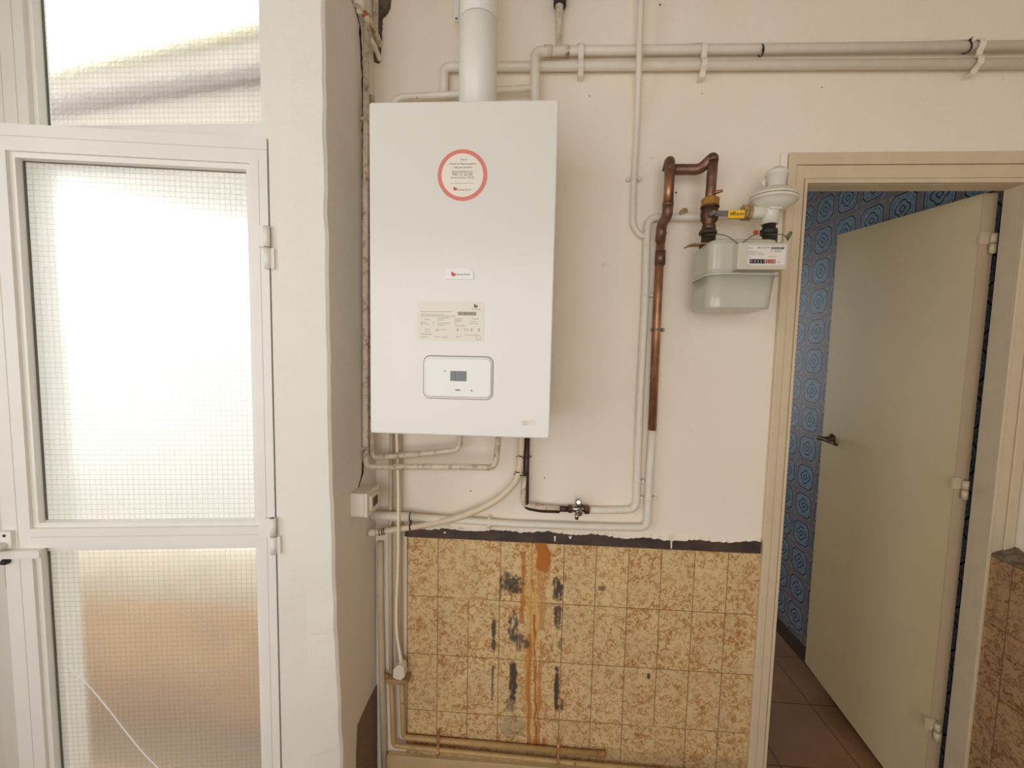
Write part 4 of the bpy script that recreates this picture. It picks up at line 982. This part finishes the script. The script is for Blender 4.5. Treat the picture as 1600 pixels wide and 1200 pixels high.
# tangle at the top of the corner
jt = thing('stub_pipe', 'pipe stub with a copper joint and white end at the column top', 'pipe', at(565, 20, NY))
link('tube', MB().tube(smooth_path([at(572.5, 36, NY), at(573.5, 26, NY), at(578, 34, -.09), at(585, 48, -.06), at(592, 66, -.012), at(594, 72, .002)], 5), .0090, 12), MAT['pipe_dirty'], jt)
link('copper_joint', MB().tube([at(575, 27, NY + .002), at(568, 21, NY - .01), at(564, 18.5, NY - .02)], [.0090, .0085, .0070], 12), MAT['hose_end'], jt)
link('white_end', MB().tube([at(564.5, 19.5, NY - .019), at(559, 17.5, NY - .03)], [.0068, .0050], 12), MAT['plastic_white'], jt)
solo('tan_pipe', MB().tube([Vector((at(587, 10, -.012).x, -.012, Z_CEIL)), at(587, 10, -.012), at(586.5, 50, -.012)], .0085, 12), MAT['pipe_dirty'], 'yellowish vertical pipe stub in the broken plaster above the boiler', 'pipe')
solo('plugged_stub', MB().tube(smooth_path([at(579, 62, -.085), at(584, 70, -.06), at(590, 84, -.02), at(593, 93, -.004)], 5), [.0075] * 8 + [.0068] * 8, 12), MAT['pipe'], 'short slanting white stub sticking into the wall above the boiler\'s left corner', 'pipe')
s = MB(); pth = [at_x(549, -60, -.371), at_x(555, -6, -.368), at_x(563, 6, -.362), at_x(567, 14, -.358)]
solo('hose_stub', MB().tube(smooth_path([at(552, -70, -.15), at(560, -20, -.145), at(562, 2, -.14), at(560, 11, -.14)], 5), .0135, 14), MAT['plastic_white'], 'thick white tube end hanging in at the top of the column side', 'hose')

# P1/P2 -> Q1/Q2 waste pipes in the corner
PY_ = -.016
def waste(name, pts, r, lab, capr=None):
    pass
q1 = thing('waste_pipe', 'left corner pipe turning under the tiles as the lower yellowed run', 'pipe', at(611, 1066, PY_))
link('upper_tube', MB().tube([at(611.5, 665, PY_), at(609.5, 850, PY_), at(611, 1064, PY_)], .0066, 12), MAT['pipe_grey'], q1)
Q1 = [at(611.5, 1064, PY_), at(616, 1165, PY_), at(724, 1174, PY_), at(870, 1190.5, PY_), at(1040, 1206, PY_)]
link('lower_tube', MB().tube(fillet([at(611.5, 1060, -.029), at(615, 1164.5, -.029), at(870, 1189.5, -.029), at(1180, 1219.5, -.029)], .016), .0080, 12), MAT['pipe_tan'], q1, label='yellowed lower run')
q2 = thing('waste_pipe', 'right corner pipe behind the cable, turning into the capped upper yellowed run', 'pipe', at(625, 1066, PY_))
link('upper_tube', MB().tube([at(623, 665, -.014), at(622.5, 850, -.014), at(624, 1064, -.014)], .0112, 14), MAT['pipe_grey'], q2)
link('lower_tube', MB().tube(fillet([at(627.5, 1060, -.020), at(630.5, 1151.5, -.020), at(940, 1178.5, -.020)], .016), .0084, 12), MAT['pipe_tan'], q2, label='yellowed lower run')
e0, e1 = at(934, 1178, -.020), at(946, 1179, -.020)
link('end_cap', MB().tube([e0, e1], .0098, 14), MAT['rust'], q2)
s = MB(); a, b = at(602, 1069, -.045), at(637, 1063.5, -.045); s.rbox(a.x, b.x, -.046, -.006, a.z, b.z, .003); s.lathe(at(604, 1058, -.03) , [(.006, -.012), (.007, 0), (.005, .010)], 10)
solo('pipe_junction', s, MAT['strap'], 'rusty junction block joining the corner pipes under the white plug', 'fitting')
s = MB(); s.tube([at(594, 846, -.012), at(594.5, 950, -.012), at(598, 1090, -.012), at(601, 1215, -.012)], .0105, 14)
solo('corner_pipe', s, MAT['pipe_grey'], 'dull white pipe in the very corner below the hose end', 'pipe')
for px, py, lab in ((684, 1167, 'left rusty strap clip over the two yellowed bottom pipes'), (872.5, 1182, 'right rusty strap clip over the two yellowed bottom pipes')):
    t, b = at(px, py - 17, -.036), at(px + .6, py + 16, -.036); s = MB(); w = .0042
    s.prism([(t.x - w, -.004, t.z), (t.x - w, -.030, t.z - .003), (t.x - w, -.033, t.z - .012), (t.x - w, -.034, (t.z + b.z) / 2), (t.x - w, -.041, b.z + .016), (t.x - w, -.040, b.z + .004), (t.x - w, -.004, b.z), (t.x - w, -.004, b.z + .002), (t.x - w, -.0385, b.z + .006), (t.x - w, -.0395, b.z + .016), (t.x - w, -.0325, (t.z + b.z) / 2), (t.x - w, -.0315, t.z - .012), (t.x - w, -.0285, t.z - .0045), (t.x - w, -.004, t.z - .002)], (2 * w, 0, 0))
    solo('strap_clip', s, MAT['rust'], lab, 'clip', 'rusty strap clips')

# condensate hose and dark pipe under the boiler
HZ_ = -.055
hs = thing('drain_hose', 'cream flexible hose curving from under the boiler to the column corner', 'hose', at(620, 827, HZ_))
hpts = [at(815, 668, -.05), at(814, 700, -.05), at(812, 725, -.05), at(808, 747, -.05), at(794, 766, -.05), at(770, 785, -.05), at(740, 799.5, -.045), at(707, 811, -.04), at(662, 820.5, -.04), at(622, 826.5, -.045), at(597, 830.5, -.055), at(580, 832.5, -.07)]
hose_path = smooth_path(hpts, 5)
link('tube', MB().tube(hose_path, .0098, 14), MAT['hose'], hs)
s = MB(); c0 = at(579.5, 832.5, -.07); s.lathe(c0, [(.0108, -.014), (.0112, -.008), (.0112, 0), (.009, .006), (.004, .009)], 14, axis=(-1, -.3, 0)); link('end_fitting', s, MAT['plastic_white'], hs)
s = MB()
for px in (593, 597, 600): s.ring(at(px, 831.5 - (px - 593) * .2, -.058), .0098, .0018, (1, .2, .1), 18, 6)
link('hose_clamp', s, MAT['steel'], hs)
RYp = -.030
dp = thing('boiler_gas_pipe', 'dark brown pipe dropping from the boiler to the chrome valve', 'pipe', at(820, 780, RYp))
link('bare_tube', MB().tube(fillet([at(823.5, 668, RYp), at(822, 740, RYp), at(821.5, 791.5, RYp), at(845, 796, -.026), at(874, 797, -.021)], .014), .0098, 14), MAT['brown_pipe'], dp)
link('painted_tube', MB().tube(fillet([at(819.6, 743, -.033), at(818.2, 770, -.033), at(819.0, 789.5, -.031), at(845, 793.2, -.027), at(874, 794.6, -.022)], .016), .0092, 14), MAT['pipe_dirty'], dp, label='flaking white painted bend')
link('end_coupling', MB().tube([at(872, 794.8, -.021), at(890, 795.4, -.020)], [.0088, .0094], 14), MAT['brown_pipe'], dp)
# chrome shut-off valve
sv = thing('shutoff_valve', 'small chrome shut-off valve on the white pipe above the dark border', 'valve', at(903, 795, -.02))
link('body', MB().tube([at(893, 795, -.022), at(899, 795, -.022), at(903, 795, -.022), at(908, 795, -.022), at(913, 795, -.022)], [.010, .012, .0145, .012, .010], 16), MAT['chrome'], sv)
s = MB(); p = at(888, 794.8, -.021); s.lathe(p, [(.0115, 0), (.0125, .001), (.0125, .010), (.0115, .011)], 6, axis=(1, 0, 0)); link('union_nut', s, MAT['bronze'], sv); s = MB(); p = at(913, 796, -.021); s.lathe(p, [(.0125, 0), (.0135, .001), (.0135, .013), (.010, .015)], 6, axis=(1, 0, 0)); link('union_nut', s, MAT['bronze'], sv)
s = MB(); p = at(903, 783.5, -.032); s.lathe(p, [(.0075, 0), (.009, .004), (.009, .014), (.006, .018)], 16, axis=(0, -1, .2)); s.tube([at(903, 795, -.024), at(903, 785, -.034)], .006, 12); link('upper_stem', s, MAT['chrome'], sv)
s = MB(); p = at(904.5, 800, -.040); s.lathe(p, [(.0095, 0), (.0105, .003), (.0105, .009), (.007, .012)], 16, axis=(0, -1, 0)); s.tube([at(903, 796, -.024), at(904.5, 800, -.042)], .006, 12); a, b = at(901.5, 803, -.050), at(901, 811, -.050); s.tube([a, b], .0058, 12); link('tap_handle', s, MAT['chrome'], sv)
s = MB(); p = at(909.5, 790, -.034); s.lathe(p, [(.005, 0), (.005, .006)], 12, axis=(0, -1, 0)); link('test_port', s, MAT['rubber'], sv)

# ---- socket box on the column side, appliance cable and plug
y0 = cy(547, 790).y; zt = cy(547, 771).z; zb_ = cy(547, 808).z
jx1 = at(574, 790, y0).x
jb = thing('socket_box', 'white surface socket box fixed to the column side above the hose end', 'socket', (-.382, (y0 - .08) / 2, zb_))
ye = y0 + .085
link('back_box', MB().rbox(-.382, jx1 - .010, y0, ye, zb_, zt, .004, 3, axis='x'), MAT['plastic_white'], jb)
link('cover_plate', MB().rbox(jx1 - .0095, jx1, y0 - .001, ye + .001, zb_ - .001, zt + .001, .004, 3, axis='x'), MAT['plastic_white'], jb)
link('socket_frame', MB().rbox(jx1 - .002, jx1 + .006, y0 + .014, ye - .012, zb_ + .012, zt - .010, .006, 4, axis='x'), MAT['plastic_white'], jb)
link('socket_recess', MB().rbox(jx1, jx1 + .0065, y0 + .024, ye - .024, zb_ + .020, zt - .018, .006, 4, axis='x'), MAT['hole'], jb)
pc = thing('power_cable', 'thin cream cable with a white plug hanging down the left corner', 'cable', at(624, 1062, -.05))
CY_ = -.046
cpts = [at(619, 665, CY_), at(620.5, 700, CY_), at(622, 760, CY_), at(622.3, 806, CY_ - .019), at(622.3, 830, CY_ - .018), at(622.3, 862, CY_ - .006), at(620.8, 908, CY_), at(619.2, 955, CY_), at(620.5, 992, CY_), at(624, 1015, CY_), at(627, 1030, CY_)]
link('cord', MB().tube(smooth_path(cpts, 6), .0042, 10), MAT['cable'], pc)
s = MB(); s.tube([at(624.5, 1018, CY_), at(628, 1042, CY_)], [.0050, .0068], 12)
a = [at(621, 1040, -.062), at(614.5, 1046, -.062), at(614, 1059, -.062), at(620, 1061.5, -.062), at(626, 1063, -.062), at(632, 1058, -.062), at(631, 1044, -.062), at(627, 1040, -.062)]
s.prism(a, (0, .028, 0)); link('plug', s, MAT['plastic_white'], pc)

# ---- clips, ties and a cord
def saddle(px, py0, py1, y, lab, w=.0085, skew=0.0, drop=False):
    t, b = at(px, py0, y), at(px + skew, py1, y); s = MB(); n = 14; pts = []
    return t, b
def pipe_bracket(px, pyt, py1, py2, pyb, lab, skew=0):
    """white plastic double clip over the two top pipes"""
    w = .0075; s = MB(); r = .0170; A = at(px, py1, -.024); B = at(px + skew * .5, py2, -.024); T = at(px, pyt, -.024); D = at(px + skew, pyb, -.024)
    prof = [(-.001, T.z), (-.020, T.z - .001), (-.032, A.z + .0165), (-.0415, A.z + .009), (-.0435, A.z), (-.0415, A.z - .009), (-.036, A.z - .0165), (-.036, B.z + .0165), (-.0415, B.z + .009), (-.0435, B.z), (-.0415, B.z - .009), (-.030, B.z - .0165), (-.024, D.z + .004), (-.001, D.z + .002)]
    def X(z): t = (T.z - z) / (T.z - D.z); return T.x + (D.x - T.x) * t
    inn = []
    for i, (y, z) in enumerate(prof):
        y0, z0 = prof[max(i - 1, 0)]; y1, z1 = prof[min(i + 1, len(prof) - 1)]; dy, dz = y1 - y0, z1 - z0; l = math.hypot(dy, dz)
        inn.append((y - dz / l * .0028, z + dy / l * .0028))
    loop = prof + inn[::-1]; m = len(loop)
    V = [(X(z) - w, y, z) for y, z in loop] + [(X(z) + w, y, z) for y, z in loop]
    k = len(prof); Fc = [(i, (i + 1) % m, m + (i + 1) % m, m + i) for i in range(m)]
    for o in (0, m): Fc += [(o + i, o + i + 1, o + m - 2 - i, o + m - 1 - i) for i in range(k - 1)]
    s.add(V, Fc)
    return solo('pipe_bracket', s, MAT['pipe'], lab, 'clip', 'double clips on the top pipes')
pipe_bracket(907, 66, 79.5, 105, 121, 'white double pipe clip nearest the flue on the two top pipes')
pipe_bracket(1098, 66, 79, 103.5, 123, 'white double pipe clip above the copper loop on the two top pipes', -1)
pipe_bracket(1527, 62, 73.5, 100, 118, 'white double pipe clip above the doorway on the two top pipes', -7)
def small_clip(px, py, c, r, ax, mat, lab, wing=(0, 0, 0), y=-.016, name='pipe_clip'):
    p = at(c[0], c[1], y); s = MB(); s.ring(p, r + .0012, .0016, ax, 20, 6, 2.0); q = at(px, py, y)
    s.tube([p + (q - p).normalized() * r * .9, q], .0032, 10); s.lathe(Vector((q.x, 0, q.z)), [(.005, 0), (.005, -y + .002), (.003, -y + .005)], 10, axis=(0, -1, 0))
    return solo(name, s, mat, lab, 'clip')
s = MB(); p = at(990.5, 279, -.014); s.ring(p, .0092, .0018, (0, 0, 1), 20, 6, 2.2)
for dx in (-.0165, .0165): s.lathe((p.x + dx, 0, p.z), [(.0055, 0), (.0055, .015), (.003, .018)], 10, axis=(0, -1, 0))
s.box(p.x - .018, p.x + .018, -.012, 0, p.z - .004, p.z + .004)
solo('pipe_clip', s, MAT['pipe'], 'white two-screw clip on the slim vertical pipe', 'clip')
small_clip(1018, 461.5, (1009, 461.5), .0108, (0, 0, 1), MAT['pipe'], 'small white clip on the gas pipe beside the copper riser')
small_clip(1036, 515.5, (1025, 515.5), .0124, (0, 0, 1), MAT['steel'], 'steel clip around the copper riser', y=-.0235)
small_clip(1004.5, 752, (996, 752), .0108, (0, 0, 1), MAT['pipe'], 'white clip on the left of the two pipes rising above the border')
s = MB(); p = at(1012.8, 779, -.018)
s.ring(p, .0118, .0016, (0, 0, 1), 20, 6, 2.0)
for dx in (-.020, .020): s.lathe((p.x + dx, 0, p.z), [(.0058, 0), (.0058, .016), (.003, .019)], 10, axis=(0, -1, 0))
s.box(p.x - .022, p.x + .022, -.010, 0, p.z - .003, p.z + .003)
solo('pipe_clip', s, MAT['pipe'], 'white two-screw clip on the painted riser near its bottom elbow', 'clip')
for px, py, h, lab in ((764.5, 817, 22, 'white saddle clip on the horizontal painted pipe over the dark border'), (726.5, 813.5, 12, 'small white saddle clip just left of the larger one, beside the curving hose')):
    p = at(px, py, -.018); w = .0040; hz = h * .00102; s = MB()
    s.prism([(p.x - w, 0, p.z + hz), (p.x - w, -.022, p.z + hz * .75), (p.x - w, -.0315, p.z + .006), (p.x - w, -.0315, p.z - .006), (p.x - w, -.022, p.z - hz * .75), (p.x - w, 0, p.z - hz)], (2 * w, 0, 0)); solo('saddle_clip', s, MAT['pipe'], lab, 'clip')
def cable_tie(c, R, axis, tail, lab, hd=None):
    s = MB(); s.ring(c, R + .0009, .0011, axis, 22, 6, 1.9)
    h = Vector(hd) if hd is not None else Vector(c) + Vector((0, -(R + .003), 0))
    s.rbox(h.x - .0026, h.x + .0026, h.y - .002, h.y + .002, h.z - .0035, h.z + .0035, .001); s.tube([h, Vector(tail)], .0013, 6)
    return solo('cable_tie', s, MAT['tie'], lab, 'cable tie')
p = at(1188.5, 78.5, -.024); cable_tie(p, .0134, (1, .0, .30), at(1194, 73, -.045), 'black cable tie around the upper top pipe above the gas meter', hd=at(1192.5, 76.5, -.043))
p = at(1510, 74, -.024); cable_tie(p, .0134, (1, .0, .42), at(1520.5, 57.5, -.036), 'black cable tie with upright tail around the upper top pipe above the doorway', hd=at(1516, 62.5, -.034))
p = at(642, 815, -.030); s = MB(); s.ring(at(642, 808, -.042), .0146, .0011, (1, 0, .08), 22, 6, 1.9); s.ring(at(641.6, 823.4, -.0425), .0104, .0012, (1, 0, .12), 22, 6, 1.9); h = at(641.8, 816, -.054); s.rbox(h.x - .003, h.x + .003, h.y - .002, h.y + .002, h.z - .006, h.z + .006, .001)
solo('cable_tie', s, MAT['tie'], 'black cable tie binding the hose to the painted pipe left of the tiles', 'cable tie')
for (px, py, tx, ty, lab) in ((818.5, 713.5, 811, 713, 'upper of two black cable ties holding the hose to the dark pipe'), (815, 740.5, 806, 738, 'lower of two black cable ties holding the hose to the dark pipe')):
    s = MB(); c = at(px, py, -.042); e = .0225
    s.tube([Vector((c.x + e * math.cos(t), c.y + .016 * math.sin(t), c.z + .001 * math.cos(t))) for t in [2 * PI * k / 24 for k in range(25)]], .0013, 6)
    s.tube([at(tx + 6, ty + .5, -.061), at(tx, ty, -.063), at(tx - 1, ty - 1.5, -.064)], .0016, 6); solo('cable_tie', s, MAT['tie'], lab, 'cable tie')
# slack thin cord along the top pipe
s = MB(); wp = [(912, 70.5), (930, 71), (1006, 72), (1030, 72.5), (1053, 70.3), (1075, 68.5), (1096, 67.5), (1120, 70), (1160, 71.8), (1200, 70.2), (1290, 68.5), (1400, 66.5), (1512, 62.5)]
s.tube(smooth_path([at(a, b + .5, -.026) for a, b in wp], 4), .0018, 6); solo('loose_cable', s, MAT['pipe_dirty'], 'thin painted cable lying along the upper top pipe', 'cable')
# small drill holes in the plaster
wb_o = bpy.data.objects['wall_back']
for px, py, r in ((735.5, 767, .0022), (850.5, 747, .0020), (1056.5, 301, .0028), (1097, 146, .0016), (921, 150, .0018), (1284, 137, .0016)):
    p = at(px, py, 0); link('drill_hole', MB().lathe((p.x, .001, p.z), [(r, 0), (r, .0016)], 10, axis=(0, -1, 0)), MAT['hole'], wb_o)

# ================================================================== LIGHT
W = bpy.data.worlds.new('sky'); SC.world = W; W.use_nodes = True
bg = W.node_tree.nodes['Background']; bg.inputs['Color'].default_value = (0.965, 0.985, 1.0, 1); bg.inputs['Strength'].default_value = 3.3
def portal(name, loc, rot, sx, sy):
    d = bpy.data.lights.new(name, 'AREA'); d.shape = 'RECTANGLE'; d.size = sx; d.size_y = sy; d.energy = 1; d.cycles.is_portal = True
    o = bpy.data.objects.new(name, d); COL.objects.link(o); o.location = loc; o.rotation_euler = rot; return o
portal('rear_window_daylight', ((RX0 + RX1) / 2, YR - .08, (RZ0 + RZ1) / 2), (PI / 2, 0, 0), RX1 - RX0, RZ1 - RZ0)
portal('side_window_daylight', (XL - .08, (LY0 + LY1) / 2, (LZ0 + LZ1) / 2), (PI / 2, 0, -PI / 2), LY1 - LY0, LZ1 - LZ0)
portal('hall_window_daylight', ((HWx0 + HWx1) / 2, HYE + .08, (HWz0 + HWz1) / 2), (-PI / 2, 0, 0), HWx1 - HWx0, HWz1 - HWz0)
SC.cycles.max_bounces = 10; SC.cycles.diffuse_bounces = 6; SC.cycles.transmission_bounces = 8; SC.cycles.use_denoising = True
SC.cycles.caustics_refractive = True; SC.cycles.sample_clamp_indirect = 6.0
